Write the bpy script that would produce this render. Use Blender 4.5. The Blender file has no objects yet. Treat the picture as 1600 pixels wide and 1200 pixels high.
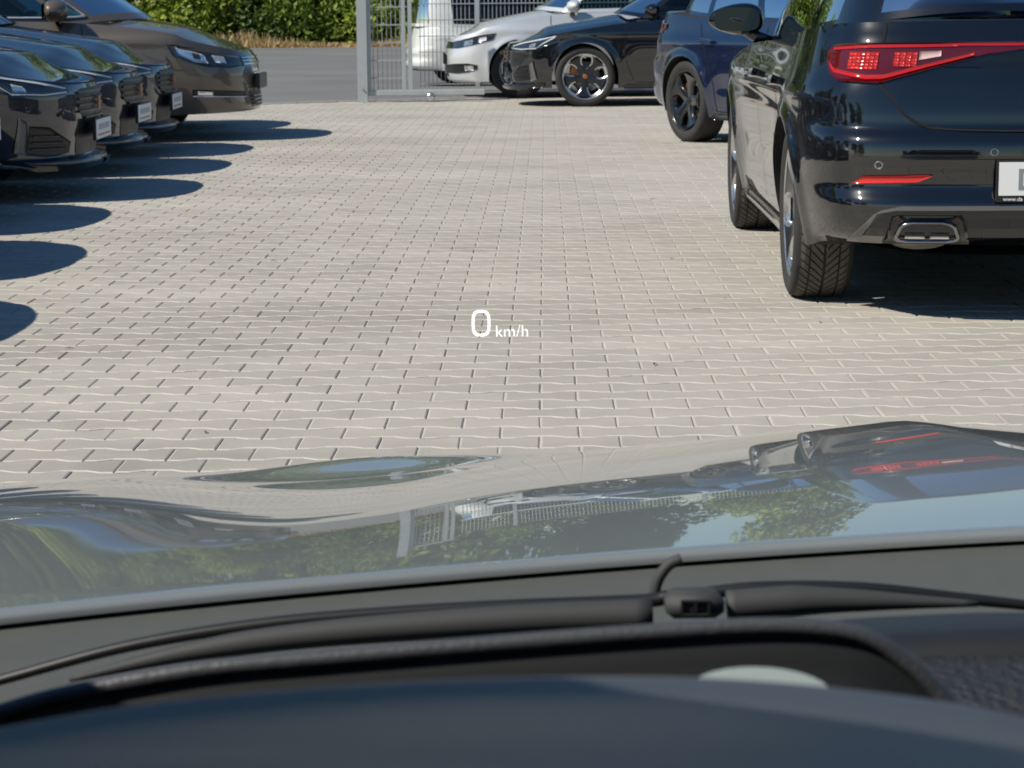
import bpy, bmesh, math, random
import numpy as np
from mathutils import Matrix, Vector, Quaternion

R = math.radians
rng = np.random.default_rng(7)
random.seed(7)
scene = bpy.context.scene

# ------------------------------------------------------------------ camera
EYE = Vector((0.0, 0.0, 1.10))
PITCH = math.atan(595.0 / 3600.0)
cam_data = bpy.data.cameras.new('camera')
cam_data.sensor_width = 36.0
cam_data.lens = 36.0 * 3600.0 / 1600.0
cam_data.clip_start = 0.02
cam_data.clip_end = 2000.0
cam_data.dof.use_dof = True
cam_data.dof.focus_distance = 3.2
cam_data.dof.aperture_fstop = 81.0 / 2.6
cam = bpy.data.objects.new('camera', cam_data)
scene.collection.objects.link(cam)
cam.matrix_world = (Matrix.Translation(EYE) @ Matrix.Rotation(math.pi / 2 - PITCH, 4, 'X')
                    @ Matrix.Rotation(R(-0.5), 4, 'Z'))
scene.camera = cam

# ------------------------------------------------------------------ sky and sun
LIGHT = Vector((0.90, 0.42, -1.0)).normalized()       # the way the sunlight travels
elev = math.asin(-LIGHT.z)
azim = math.atan2(-LIGHT.x, -LIGHT.y)
world = bpy.data.worlds.new('World')
scene.world = world
world.use_nodes = True
wn = world.node_tree.nodes
wl = world.node_tree.links
sky = wn.new('ShaderNodeTexSky')
sky.sky_type = 'NISHITA'
sky.sun_disc = False
sky.sun_elevation = elev
sky.sun_rotation = azim
sky.air_density = 1.0
sky.dust_density = 0.15
sky.ozone_density = 2.2
hs = wn.new('ShaderNodeHueSaturation'); hs.inputs['Saturation'].default_value = 1.22
wl.new(sky.outputs[0], hs.inputs['Color']); wl.new(hs.outputs[0], wn['Background'].inputs[0])
wn['Background'].inputs[1].default_value = 0.08
sun_data = bpy.data.lights.new('sun', 'SUN')
sun_data.energy = 4.9
sun_data.angle = R(0.5)
sun_data.color = (1.0, 0.925, 0.81)
sun = bpy.data.objects.new('sun', sun_data)
scene.collection.objects.link(sun)
sun.location = (-20, -6, 24)
sun.rotation_euler = LIGHT.to_track_quat('-Z', 'Y').to_euler()

vs = scene.view_settings
vs.view_transform = 'Standard'
vs.look = 'None'
vs.exposure = 0.18
vs.gamma = 1.0
scene.cycles.max_bounces = 8
scene.cycles.transparent_max_bounces = 24
scene.cycles.glossy_bounces = 5
scene.cycles.caustics_reflective = False
scene.cycles.caustics_refractive = False
scene.cycles.sample_clamp_indirect = 6.0
scene.cycles.use_denoising = True

# ------------------------------------------------------------------ object helpers
def link(o, parent=None):
    scene.collection.objects.link(o)
    if parent is not None:
        o.parent = parent
    return o

def tag(o, label=None, cat=None, group=None, kind=None):
    if label: o['label'] = label
    if cat: o['category'] = cat
    if group: o['group'] = group
    if kind: o['kind'] = kind
    return o

def empty(name, loc=(0, 0, 0), rz=0.0, scale=1.0):
    o = bpy.data.objects.new(name, None)
    o.empty_display_size = 0.2
    o.location = loc
    o.rotation_euler = (0, 0, rz)
    o.scale = (scale,) * 3
    return link(o)

def mesh(name, V, F, mats, midx=None, smooth=True):
    me = bpy.data.meshes.new(name)
    me.from_pydata([tuple(map(float, v)) for v in V], [], [tuple(f) for f in F])
    if not isinstance(mats, (list, tuple)): mats = [mats]
    for m in mats: me.materials.append(m)
    if midx is not None:
        me.polygons.foreach_set('material_index', np.asarray(midx, dtype=np.int32))
    me.polygons.foreach_set('use_smooth', np.full(len(me.polygons), bool(smooth)))
    me.update()
    return me

def fast_mesh(name, V, quads, mats, smooth=False):
    """numpy quads -> mesh quickly"""
    me = bpy.data.meshes.new(name)
    V = np.asarray(V, dtype=np.float32); Q = np.asarray(quads, dtype=np.int32)
    k = Q.shape[1]
    me.vertices.add(len(V)); me.vertices.foreach_set('co', V.ravel())
    me.loops.add(Q.size); me.loops.foreach_set('vertex_index', Q.ravel())
    me.polygons.add(len(Q))
    me.polygons.foreach_set('loop_start', np.arange(0, Q.size, k, dtype=np.int32))
    me.polygons.foreach_set('loop_total', np.full(len(Q), k, dtype=np.int32))
    me.polygons.foreach_set('use_smooth', np.full(len(Q), smooth))
    if not isinstance(mats, (list, tuple)): mats = [mats]
    for m in mats: me.materials.append(m)
    me.update(calc_edges=True); me.validate()
    return me

def obj(name, me, parent=None):
    return link(bpy.data.objects.new(name, me), parent)

class MB:
    """collects simple shapes into one mesh"""
    def __init__(s): s.V = []; s.F = []; s.M = []
    def add(s, V, F, m=0):
        o = len(s.V); s.V += [tuple(v) for v in V]; s.F += [tuple(i + o for i in f) for f in F]; s.M += [m] * len(F); return s
    def box(s, c, d, m=0, mat=None, bev=0.0):
        x, y, z = (i / 2 for i in d)
        if bev <= 0:
            V = [(sx * x, sy * y, sz * z) for sz in (-1, 1) for sy in (-1, 1) for sx in (-1, 1)]
            F = [(0, 2, 3, 1), (4, 5, 7, 6), (0, 1, 5, 4), (2, 6, 7, 3), (0, 4, 6, 2), (1, 3, 7, 5)]
        else:
            b = min(bev, x * .9, y * .9, z * .9)
            ring = lambda X, Y, Z: [(-X, -Y, Z), (X, -Y, Z), (X, Y, Z), (-X, Y, Z)]
            V = ring(x - b, y - b, -z) + ring(x, y, -z + b) + ring(x, y, z - b) + ring(x - b, y - b, z)
            F = [(3, 2, 1, 0), (12, 13, 14, 15)]
            for k in range(3):
                for i in range(4):
                    j = (i + 1) % 4; F.append((k * 4 + i, k * 4 + j, k * 4 + 4 + j, k * 4 + 4 + i))
        M = Matrix.Translation(Vector(c)) @ (mat if mat is not None else Matrix.Identity(4))
        return s.add([M @ Vector(v) for v in V], F, m)
    def tube(s, pts, r, n=8, m=0, caps=True):
        pts = [Vector(p) for p in pts]; rr = r if isinstance(r, (list, tuple)) else [r] * len(pts)
        V = []; F = []
        up = Vector((0, 0, 1))
        for i, p in enumerate(pts):
            d = (pts[min(i + 1, len(pts) - 1)] - pts[max(i - 1, 0)]).normalized()
            a = d.cross(up)
            if a.length < 1e-3: a = d.cross(Vector((1, 0, 0)))
            a.normalize(); b = a.cross(d).normalized()
            for k in range(n):
                t = 2 * math.pi * k / n
                V.append(p + (a * math.cos(t) + b * math.sin(t)) * rr[i])
        for i in range(len(pts) - 1):
            for k in range(n):
                j = (k + 1) % n; F.append((i * n + k, i * n + j, (i + 1) * n + j, (i + 1) * n + k))
        if caps:
            F.append(tuple(range(n))[::-1]); F.append(tuple((len(pts) - 1) * n + k for k in range(n)))
        return s.add(V, F, m)
    def lathe(s, prof, n=48, m=0, axis='y'):
        """profile (r, a): radius r about the axis, position a along it"""
        V = []; F = []; k = len(prof)
        for i in range(n):
            t = 2 * math.pi * i / n
            for r, a in prof:
                V.append((r * math.cos(t), a, r * math.sin(t)) if axis == 'y' else (r * math.cos(t), r * math.sin(t), a))
        for i in range(n):
            j = (i + 1) % n
            for q in range(k - 1):
                F.append((i * k + q, i * k + q + 1, j * k + q + 1, j * k + q))
        return s.add(V, F, m)
    def me(s, name, mats, smooth=False):
        return mesh(name, s.V, s.F, mats, s.M, smooth)
    def build(s, name, mats, parent=None, smooth=False):
        return obj(name, s.me(name, mats, smooth), parent)

def grid_faces(n, m, flip=False):
    F = []
    for i in range(n - 1):
        for j in range(m - 1):
            a = i * m + j; q = (a, a + 1, a + m + 1, a + m)
            F.append(q[::-1] if flip else q)
    return F

def copy_tree(o, parent=None):
    c = o.copy(); scene.collection.objects.link(c); c.parent = parent
    for ch in list(o.children): copy_tree(ch, c)
    return c

def smooth01(x):
    x = np.clip(x, 0, 1); return x * x * (3 - 2 * x)

def pchip(pts):
    """monotone cubic through (x, y) points with rising x"""
    P = sorted(pts); X = np.array([p[0] for p in P], float); Y = np.array([p[1] for p in P], float)
    h = np.diff(X); d = np.diff(Y) / h; m = np.zeros(len(X))
    m[0], m[-1] = d[0], d[-1]
    for i in range(1, len(X) - 1):
        if d[i - 1] * d[i] > 0:
            w1 = 2 * h[i] + h[i - 1]; w2 = h[i] + 2 * h[i - 1]
            m[i] = (w1 + w2) / (w1 / d[i - 1] + w2 / d[i])
    def f(x):
        x = np.clip(np.asarray(x, float), X[0], X[-1]); i = np.clip(np.searchsorted(X, x) - 1, 0, len(h) - 1)
        t = (x - X[i]) / h[i]
        return ((2 * t**3 - 3 * t**2 + 1) * Y[i] + (t**3 - 2 * t**2 + t) * h[i] * m[i]
                + (-2 * t**3 + 3 * t**2) * Y[i + 1] + (t**3 - t**2) * h[i] * m[i + 1])
    return f

def catmull(pts, n=24):
    P = [np.array(p, float) for p in pts]; P = [2 * P[0] - P[1]] + P + [2 * P[-1] - P[-2]]; out = []
    for i in range(1, len(P) - 2):
        for k in range(n):
            t = k / n; a, b, c, d = P[i - 1:i + 3]
            out.append(0.5 * (2 * b + (c - a) * t + (2 * a - 5 * b + 4 * c - d) * t * t + (3 * b - a - 3 * c + d) * t**3))
    out.append(P[-2]); return np.array(out)

# ------------------------------------------------------------------ materials
def nt(name):
    m = bpy.data.materials.new(name); m.use_nodes = True
    n = m.node_tree.nodes; return m, n, m.node_tree.links, n['Principled BSDF']

def setp(p, **k):
    for a, v in k.items():
        p.inputs[a.replace('_', ' ')].default_value = v

def plain(name, col, rough=0.5, metal=0.0, coat=0.0, coat_rough=0.03, noise=0.0, nscale=30.0, bump=0.0, spec=0.5):
    m, n, l, p = nt(name)
    setp(p, Base_Color=(*col, 1), Roughness=rough, Metallic=metal, Coat_Weight=coat, Coat_Roughness=coat_rough)
    p.inputs['Specular IOR Level'].default_value = spec
    if noise > 0 or bump > 0:
        tc = n.new('ShaderNodeTexCoord'); nz = n.new('ShaderNodeTexNoise')
        nz.inputs['Scale'].default_value = nscale; nz.inputs['Detail'].default_value = 6
        l.new(tc.outputs['Object'], nz.inputs['Vector'])
        if noise > 0:
            mx = n.new('ShaderNodeMix'); mx.data_type = 'RGBA'
            mx.inputs[6].default_value = (*[c * (1 - noise) for c in col], 1); mx.inputs[7].default_value = (*[min(1, c * (1 + noise)) for c in col], 1)
            l.new(nz.outputs['Fac'], mx.inputs[0]); l.new(mx.outputs[2], p.inputs['Base Color'])
        if bump > 0:
            b = n.new('ShaderNodeBump'); b.inputs['Strength'].default_value = bump; b.inputs['Distance'].default_value = 0.01
            l.new(nz.outputs['Fac'], b.inputs['Height']); l.new(b.outputs[0], p.inputs['Normal'])
    return m

def paint(name, col, metal=0.0, rough=0.35, flake=0.0, coat_ior=1.55):
    """car paint: a base under a clear coat, with a little dust and metallic flake"""
    m, n, l, p = nt(name)
    setp(p, Base_Color=(*col, 1), Roughness=rough, Metallic=metal, Coat_Weight=1.0, Coat_Roughness=0.015, Coat_IOR=coat_ior)
    p.inputs['Specular IOR Level'].default_value = 0.08
    tc = n.new('ShaderNodeTexCoord'); nz = n.new('ShaderNodeTexNoise'); nz.inputs['Scale'].default_value = 3.0; nz.inputs['Detail'].default_value = 8
    l.new(tc.outputs['Object'], nz.inputs['Vector'])
    rmp = n.new('ShaderNodeMapRange'); rmp.inputs['From Min'].default_value = 0.35; rmp.inputs['From Max'].default_value = 0.75
    rmp.inputs['To Min'].default_value = 0.012; rmp.inputs['To Max'].default_value = 0.035
    l.new(nz.outputs['Fac'], rmp.inputs['Value']); l.new(rmp.outputs[0], p.inputs['Coat Roughness'])
    if flake > 0:
        fz = n.new('ShaderNodeTexNoise'); fz.inputs['Scale'].default_value = 900.0
        l.new(tc.outputs['Object'], fz.inputs['Vector'])
        mx = n.new('ShaderNodeMix'); mx.data_type = 'RGBA'
        mx.inputs[6].default_value = (*[c * (1 - flake) for c in col], 1); mx.inputs[7].default_value = (*[c * (1 + flake) for c in col], 1)
        l.new(fz.outputs['Fac'], mx.inputs[0]); l.new(mx.outputs[2], p.inputs['Base Color'])
    return m

def glass(name, tint=(0.25, 0.3, 0.28), gloss=0.9):
    """thin window pane: tinted see-through plus a clear reflection that grows at grazing angles"""
    m = bpy.data.materials.new(name); m.use_nodes = True
    n = m.node_tree.nodes; l = m.node_tree.links
    n.remove(n['Principled BSDF'])
    t = n.new('ShaderNodeBsdfTransparent'); t.inputs[0].default_value = (*tint, 1)
    g = n.new('ShaderNodeBsdfGlossy'); g.inputs['Roughness'].default_value = 0.005; g.inputs[0].default_value = (gloss, gloss, gloss, 1)
    f = n.new('ShaderNodeFresnel'); f.inputs[0].default_value = 1.55
    mx = n.new('ShaderNodeMixShader')
    l.new(f.outputs[0], mx.inputs[0]); l.new(t.outputs[0], mx.inputs[1]); l.new(g.outputs[0], mx.inputs[2])
    l.new(mx.outputs[0], n['Material Output'].inputs[0])
    return m

def lens(name, col, tint_mix=0.5, rough=0.05):
    m, n, l, p = nt(name)
    setp(p, Base_Color=(*col, 1), Roughness=rough, Coat_Weight=1.0, Coat_Roughness=0.01)
    return m

def mat_paver():
    m, n, l, p = nt('paver_concrete')
    geo = n.new('ShaderNodeNewGeometry'); oi = n.new('ShaderNodeObjectInfo')
    add = n.new('ShaderNodeMath'); add.operation = 'ADD'
    l.new(geo.outputs['Random Per Island'], add.inputs[0]); l.new(oi.outputs['Random'], add.inputs[1])
    fr = n.new('ShaderNodeMath'); fr.operation = 'FRACT'; l.new(add.outputs[0], fr.inputs[0])
    cr = n.new('ShaderNodeValToRGB'); e = cr.color_ramp.elements
    e[0].position = 0; e[0].color = (0.388, 0.362, 0.320, 1); e[1].position = 1; e[1].color = (0.458, 0.427, 0.378, 1)
    for pos, c in ((0.35, (0.425, 0.396, 0.351, 1)), (0.6, (0.448, 0.407, 0.360, 1)), (0.82, (0.408, 0.381, 0.338, 1))):
        k = e.new(pos); k.color = c
    l.new(fr.outputs[0], cr.inputs[0])
    # wide stains and fine grain, laid in world metres
    n1 = n.new('ShaderNodeTexNoise'); n1.inputs['Scale'].default_value = 0.8; n1.inputs['Detail'].default_value = 5
    st = n.new('ShaderNodeMapping'); st.inputs['Scale'].default_value = (0.6, 1.3, 1)
    l.new(geo.outputs['Position'], st.inputs[0]); l.new(st.outputs[0], n1.inputs['Vector'])
    r1 = n.new('ShaderNodeMapRange'); r1.inputs['From Min'].default_value = 0.3; r1.inputs['From Max'].default_value = 0.7
    r1.inputs['To Min'].default_value = 0.80; r1.inputs['To Max'].default_value = 1.07; l.new(n1.outputs['Fac'], r1.inputs['Value'])
    n2 = n.new('ShaderNodeTexNoise'); n2.inputs['Scale'].default_value = 160; n2.inputs['Detail'].default_value = 4
    l.new(geo.outputs['Position'], n2.inputs['Vector'])
    r2 = n.new('ShaderNodeMapRange'); r2.inputs['To Min'].default_value = 0.86; r2.inputs['To Max'].default_value = 1.12; l.new(n2.outputs['Fac'], r2.inputs['Value'])
    n3 = n.new('ShaderNodeTexNoise'); n3.inputs['Scale'].default_value = 6; n3.inputs['Detail'].default_value = 6
    l.new(geo.outputs['Position'], n3.inputs['Vector'])
    r3 = n.new('ShaderNodeMapRange'); r3.inputs['From Min'].default_value = 0.3; r3.inputs['From Max'].default_value = 0.7
    r3.inputs['To Min'].default_value = 0.93; r3.inputs['To Max'].default_value = 1.05; l.new(n3.outputs['Fac'], r3.inputs['Value'])
    a = n.new('ShaderNodeMath'); a.operation = 'MULTIPLY'; l.new(r1.outputs[0], a.inputs[0]); l.new(r2.outputs[0], a.inputs[1])
    b = n.new('ShaderNodeMath'); b.operation = 'MULTIPLY'; l.new(a.outputs[0], b.inputs[0]); l.new(r3.outputs[0], b.inputs[1])
    n4 = n.new('ShaderNodeTexNoise'); n4.inputs['Scale'].default_value = 1.5; n4.inputs['Detail'].default_value = 3   # old drips and stains
    l.new(geo.outputs['Position'], n4.inputs['Vector'])
    r4 = n.new('ShaderNodeMapRange'); r4.inputs['From Min'].default_value = 0.62; r4.inputs['From Max'].default_value = 0.74
    r4.inputs['To Min'].default_value = 1.0; r4.inputs['To Max'].default_value = 0.80; l.new(n4.outputs['Fac'], r4.inputs['Value'])
    b2 = n.new('ShaderNodeMath'); b2.operation = 'MULTIPLY'; l.new(b.outputs[0], b2.inputs[0]); l.new(r4.outputs[0], b2.inputs[1])
    vm = n.new('ShaderNodeVectorMath'); vm.operation = 'SCALE'; l.new(cr.outputs[0], vm.inputs[0]); l.new(b2.outputs[0], vm.inputs['Scale'])
    l.new(vm.outputs[0], p.inputs['Base Color'])
    p.inputs['Roughness'].default_value = 0.85
    bp = n.new('ShaderNodeBump'); bp.inputs['Strength'].default_value = 0.35; bp.inputs['Distance'].default_value = 0.002
    l.new(n2.outputs['Fac'], bp.inputs['Height']); l.new(bp.outputs[0], p.inputs['Normal'])
    return m

def mat_ground(name, c0, c1, s1=0.5, s2=120, bump=0.4, rough=0.9):
    m, n, l, p = nt(name)
    geo = n.new('ShaderNodeNewGeometry')
    n1 = n.new('ShaderNodeTexNoise'); n1.inputs['Scale'].default_value = s1; n1.inputs['Detail'].default_value = 8
    n2 = n.new('ShaderNodeTexNoise'); n2.inputs['Scale'].default_value = s2; n2.inputs['Detail'].default_value = 3
    l.new(geo.outputs['Position'], n1.inputs['Vector']); l.new(geo.outputs['Position'], n2.inputs['Vector'])
    mx = n.new('ShaderNodeMix'); mx.data_type = 'RGBA'; mx.inputs[6].default_value = (*c0, 1); mx.inputs[7].default_value = (*c1, 1)
    av = n.new('ShaderNodeMath'); av.operation = 'ADD'; l.new(n1.outputs['Fac'], av.inputs[0]); l.new(n2.outputs['Fac'], av.inputs[1])
    rr = n.new('ShaderNodeMapRange'); rr.inputs['From Min'].default_value = 0.65; rr.inputs['From Max'].default_value = 1.35; l.new(av.outputs[0], rr.inputs['Value'])
    l.new(rr.outputs[0], mx.inputs[0]); l.new(mx.outputs[2], p.inputs['Base Color'])
    p.inputs['Roughness'].default_value = rough
    bp = n.new('ShaderNodeBump'); bp.inputs['Strength'].default_value = bump; bp.inputs['Distance'].default_value = 0.004
    l.new(n2.outputs['Fac'], bp.inputs['Height']); l.new(bp.outputs[0], p.inputs['Normal'])
    return m

def mat_leaf(name, dark, light, trans=0.35):
    m, n, l, p = nt(name)
    geo = n.new('ShaderNodeNewGeometry')
    mx = n.new('ShaderNodeMix'); mx.data_type = 'RGBA'; mx.inputs[6].default_value = (*dark, 1); mx.inputs[7].default_value = (*light, 1)
    l.new(geo.outputs['Random Per Island'], mx.inputs[0]); l.new(mx.outputs[2], p.inputs['Base Color'])
    p.inputs['Roughness'].default_value = 0.55
    tr = n.new('ShaderNodeBsdfTranslucent'); l.new(mx.outputs[2], tr.inputs[0])
    ms = n.new('ShaderNodeMixShader'); ms.inputs[0].default_value = trans
    l.new(p.outputs[0], ms.inputs[1]); l.new(tr.outputs[0], ms.inputs[2]); l.new(ms.outputs[0], n['Material Output'].inputs[0])
    return m

def mat_emit(name, col, s):
    m, n, l, p = nt(name)
    setp(p, Base_Color=(0, 0, 0, 1)); p.inputs['Emission Color'].default_value = (*col, 1); p.inputs['Emission Strength'].default_value = s
    return m

M = {}
M['paver'] = mat_paver()
M['joint'] = mat_ground('joint_sand', (0.45, 0.42, 0.37), (0.55, 0.515, 0.455), 1.5, 200, 0.3)
M['asphalt'] = mat_ground('asphalt_grey', (0.115, 0.115, 0.119), (0.20, 0.198, 0.196), 0.35, 60, 0.5)
M['verge'] = mat_ground('dry_earth', (0.32, 0.24, 0.14), (0.50, 0.38, 0.24), 1.2, 30, 0.5)
M['black'] = paint('black_paint', (0.0035, 0.0042, 0.006), 0.0, 0.3, 0, 1.85)
M['anthracite'] = paint('anthracite_paint', (0.022, 0.027, 0.040), 0.4, 0.4, 0.3, 1.75)
M['nightblue'] = paint('night_blue_paint', (0.007, 0.015, 0.048), 0.3, 0.3, 0, 1.85)
M['silver'] = paint('silver_paint', (0.66, 0.68, 0.70), 0.35, 0.4, 0.06)
M['brown'] = paint('brown_paint', (0.14, 0.116, 0.097), 0.4, 0.42, 0.3)
M['white'] = paint('white_paint', (0.72, 0.73, 0.72), 0.0, 0.4)
M['grey'] = paint('grey_paint', (0.32, 0.335, 0.32), 0.45, 0.42, 0.06, 1.75)
M['plastic'] = plain('black_plastic', (0.012, 0.012, 0.013), 0.45, noise=0.2, nscale=60)
M['gloss_black'] = plain('gloss_black', (0.006, 0.006, 0.007), 0.12, coat=0.6)
M['dark_trim'] = plain('dark_grey_trim', (0.035, 0.036, 0.038), 0.35)
M['rubber'] = plain('tyre_rubber', (0.026, 0.0245, 0.023), 0.8, noise=0.35, nscale=25, bump=0.2)
M['tread'] = plain('tread_rubber', (0.085, 0.077, 0.067), 0.85, noise=0.35, nscale=40, bump=0.3)
M['alloy'] = plain('machined_alloy', (0.62, 0.62, 0.62), 0.25, metal=0.9)
M['alloy_dark'] = plain('dark_alloy', (0.02, 0.02, 0.022), 0.3, metal=0.3, coat=0.4)
M['alloy_black'] = plain('black_alloy', (0.010, 0.011, 0.014), 0.22, coat=0.7)
M['disc'] = plain('brake_steel', (0.22, 0.21, 0.20), 0.4, metal=0.8)
M['copper'] = plain('copper_paint', (0.42, 0.16, 0.06), 0.35, metal=0.5)
M['chrome'] = plain('chrome', (0.8, 0.8, 0.8), 0.08, metal=1.0)
M['dark_chrome'] = plain('dark_chrome', (0.30, 0.30, 0.31), 0.15, metal=1.0)
M['satin'] = plain('satin_aluminium', (0.72, 0.73, 0.74), 0.3, metal=0.8)
M['edge_grey'] = plain('edge_grey', (0.11, 0.11, 0.115), 0.3, coat=0.5)
M['seam'] = plain('shut_line', (0.002, 0.002, 0.002), 0.9)
M['under'] = plain('underbody', (0.008, 0.008, 0.008), 0.9)
M['red_lens'] = lens('red_lens', (0.09, 0.002, 0.004))
M['red_bright'] = lens('bright_red_lens', (0.44, 0.010, 0.010))
M['red_glow'] = lens('orange_red_lens', (0.60, 0.022, 0.014), rough=0.15)
M['reflector'] = lens('reflector_red', (0.70, 0.02, 0.015))
M['clear_lens'] = lens('clear_lens', (0.62, 0.42, 0.40))
M['lamp_dark'] = lens('lamp_dark', (0.022, 0.028, 0.042))
M['lamp_silver'] = plain('lamp_reflector', (0.75, 0.77, 0.8), 0.12, metal=0.9)
M['lamp_white'] = lens('lamp_light_guide', (0.72, 0.76, 0.80))
M['plate_white'] = plain('plate_white', (0.80, 0.80, 0.80), 0.4)
M['print_grey'] = plain('print_grey', (0.24, 0.25, 0.26), 0.5)
M['print_pale'] = plain('print_pale', (0.42, 0.43, 0.46), 0.5)
M['print_red'] = plain('print_red', (0.50, 0.16, 0.12), 0.5)
M['glass_dark'] = glass('tinted_glass', (0.10, 0.12, 0.12))
M['glass'] = glass('green_glass', (0.50, 0.62, 0.58))
M['mirror'] = plain('mirror_glass', (0.05, 0.055, 0.06), 0.01, metal=1.0)
M['galv'] = plain('galvanised_steel', (0.46, 0.49, 0.50), 0.45, metal=0.35, noise=0.12, nscale=9)
M['galv_bar'] = plain('galvanised_bar', (0.40, 0.42, 0.43), 0.5, metal=0.3)
M['bark'] = plain('bark', (0.085, 0.065, 0.045), 0.9, noise=0.4, nscale=12, bump=0.6)
M['leaf_a'] = mat_leaf('leaf_mid', (0.07, 0.12, 0.014), (0.24, 0.34, 0.045))
M['leaf_b'] = mat_leaf('leaf_yellow_green', (0.12, 0.18, 0.018), (0.40, 0.47, 0.055))
M['leaf_c'] = mat_leaf('leaf_dark', (0.035, 0.07, 0.012), (0.12, 0.19, 0.03))
M['straw'] = mat_leaf('dry_grass', (0.36, 0.26, 0.11), (0.62, 0.48, 0.26), 0.2)
M['dash'] = plain('dash_soft_plastic', (0.058, 0.061, 0.070), 0.42, noise=0.12, nscale=500, bump=0.12)
M['dash_dark'] = plain('dash_black_plastic', (0.014, 0.015, 0.017), 0.55, noise=0.1, nscale=400)
M['leatherette'] = plain('dash_grained', (0.020, 0.020, 0.022), 0.6, noise=0.3, nscale=250, bump=0.8)
M['stitch'] = plain('stitch_thread', (0.06, 0.055, 0.05), 0.7)
M['cowl'] = plain('cowl_plastic', (0.078, 0.083, 0.078), 0.62, noise=0.1, nscale=40)
M['wiper'] = plain('wiper_plastic', (0.040, 0.041, 0.043), 0.7)
hm = bpy.data.materials.new('display_light'); hm.use_nodes = True; hn = hm.node_tree.nodes; hn.remove(hn['Principled BSDF'])
he = hn.new('ShaderNodeEmission'); he.inputs[0].default_value = (1.0, 1.0, 0.97, 1); he.inputs[1].default_value = 0.62
ht = hn.new('ShaderNodeBsdfTransparent'); ha = hn.new('ShaderNodeAddShader')
hm.node_tree.links.new(he.outputs[0], ha.inputs[0]); hm.node_tree.links.new(ht.outputs[0], ha.inputs[1]); hm.node_tree.links.new(ha.outputs[0], hn['Material Output'].inputs[0])
M['hud_light'] = hm
M['mint'] = plain('display_glass', (0.28, 0.33, 0.31), 0.25, coat=0.3)

m = bpy.data.materials.new('windscreen_glass'); m.use_nodes = True
m.node_tree.nodes.remove(m.node_tree.nodes['Principled BSDF'])
tb = m.node_tree.nodes.new('ShaderNodeBsdfTransparent'); tb.inputs[0].default_value = (0.955, 0.972, 0.962, 1)
m.node_tree.links.new(tb.outputs[0], m.node_tree.nodes['Material Output'].inputs[0])
M['windscreen'] = m

# ------------------------------------------------------------------ ground
JOINT_Z = -0.0040
g = empty('paved_yard'); tag(g, kind='structure')
me = mesh('joint_bed', [(-60, -40, JOINT_Z), (60, -40, JOINT_Z), (60, 62, JOINT_Z), (-60, 62, JOINT_Z)], [(0, 1, 2, 3)], M['joint'], smooth=False)
obj('joint_bed', me, g)

def edge_y(x):                      # where paving meets the asphalt road
    return 26.75 + 0.55 * (x + 1.65) if x < 0.2 else 27.77
A = R(-0.9); PL, PP = 0.204, 0.1387   # pattern turned 0.9 degrees; paver length and row pitch
ux = np.array([math.cos(A), math.sin(A)]); uy = np.array([-math.sin(A), math.cos(A)])
ORG = np.array([0.070, 5.754]) - ux * PL / 2
def paver_outline(gx=0.0020, gy=0.0012):
    hx = PL / 2 - gx; w, nrw = 0.575 * PP - gy, 0.425 * PP - gy
    a, b = 0.165 * PL, 0.335 * PL
    top = [(hx, w), (b, w), (a, nrw), (-a, nrw), (-b, w), (-hx, w)]
    bot = [(-hx, -w), (-b, -w), (-a, -nrw), (a, -nrw), (b, -w), (hx, -w)]
    return np.array(top + bot)
def inset(P, d):
    n = len(P); out = []
    for i in range(n):
        a, b, c = P[i - 1], P[i], P[(i + 1) % n]
        e1 = (b - a) / np.linalg.norm(b - a); e2 = (c - b) / np.linalg.norm(c - b)
        n1 = np.array([-e1[1], e1[0]]); n2 = np.array([-e2[1], e2[0]])
        k = n1 + n2; out.append(b + k * d / max(0.25, k.dot(k) / 2) )
    return np.array(out)
PO = paver_outline(); PI_ = np.c_[np.sign(PO[:, 0]) * (np.abs(PO[:, 0]) - 0.0036), np.sign(PO[:, 1]) * (np.abs(PO[:, 1]) - 0.0095)]
PN = len(PO)
paver_v = np.vstack([np.c_[PO, np.full(PN, -0.030)], np.c_[PO, np.full(PN, -0.0022)], np.c_[PI_, np.zeros(PN)]])
paver_q = []
for k in range(2):
    for i in range(PN):
        j = (i + 1) % PN; paver_q.append((k * PN + i, k * PN + j, (k + 1) * PN + j, (k + 1) * PN + i))
o2 = 2 * PN       # top face split into quads between upper and lower rows of the outline
for i in range(5):
    paver_q.append((o2 + i, o2 + i + 1, o2 + 11 - i - 1, o2 + 11 - i))
paver_q = np.array(paver_q)
pts = []
for r_ in range(-14, 170):
    for c_ in range(-46, 46):
        p = ORG + uy * (r_ * PP) + ux * ((c_ + (0.5 if r_ % 2 else 0.0)) * PL)
        if p[1] < 3.6 or p[1] > edge_y(p[0]) - 0.1: continue
        if abs(p[0]) > 0.235 * p[1] + 1.3: continue
        pts.append(p)
pts = np.array(pts) + rng.normal(0, .0009, (len(pts), 2))
def in_view(p):
    v = Vector((p[0], p[1], 0)); q = cam.matrix_world.inverted() @ v
    return abs(q.x / -q.z) < 0.222 and q.y / -q.z > -0.033
cand = sorted([i for i in range(len(pts)) if in_view(pts[i])], key=lambda i: pts[i][1])
single = set(cand[:300])
tilt = rng.normal(0, 0.0026, (len(pts), 2)); lift = rng.normal(0, 0.0005, len(pts)); turn = rng.normal(0, 0.006, len(pts)) + A
paver_mi = np.zeros(len(paver_q), np.int32)
for k in (1,):
    for i in range(PN): paver_mi[k * PN + i] = 0 if i in (5, 11) else 1       # dusty, sand-filled long edges
paver_me = mesh('paver', paver_v, paver_q.tolist(), [M['paver'], M['joint']], paver_mi, smooth=False)
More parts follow.
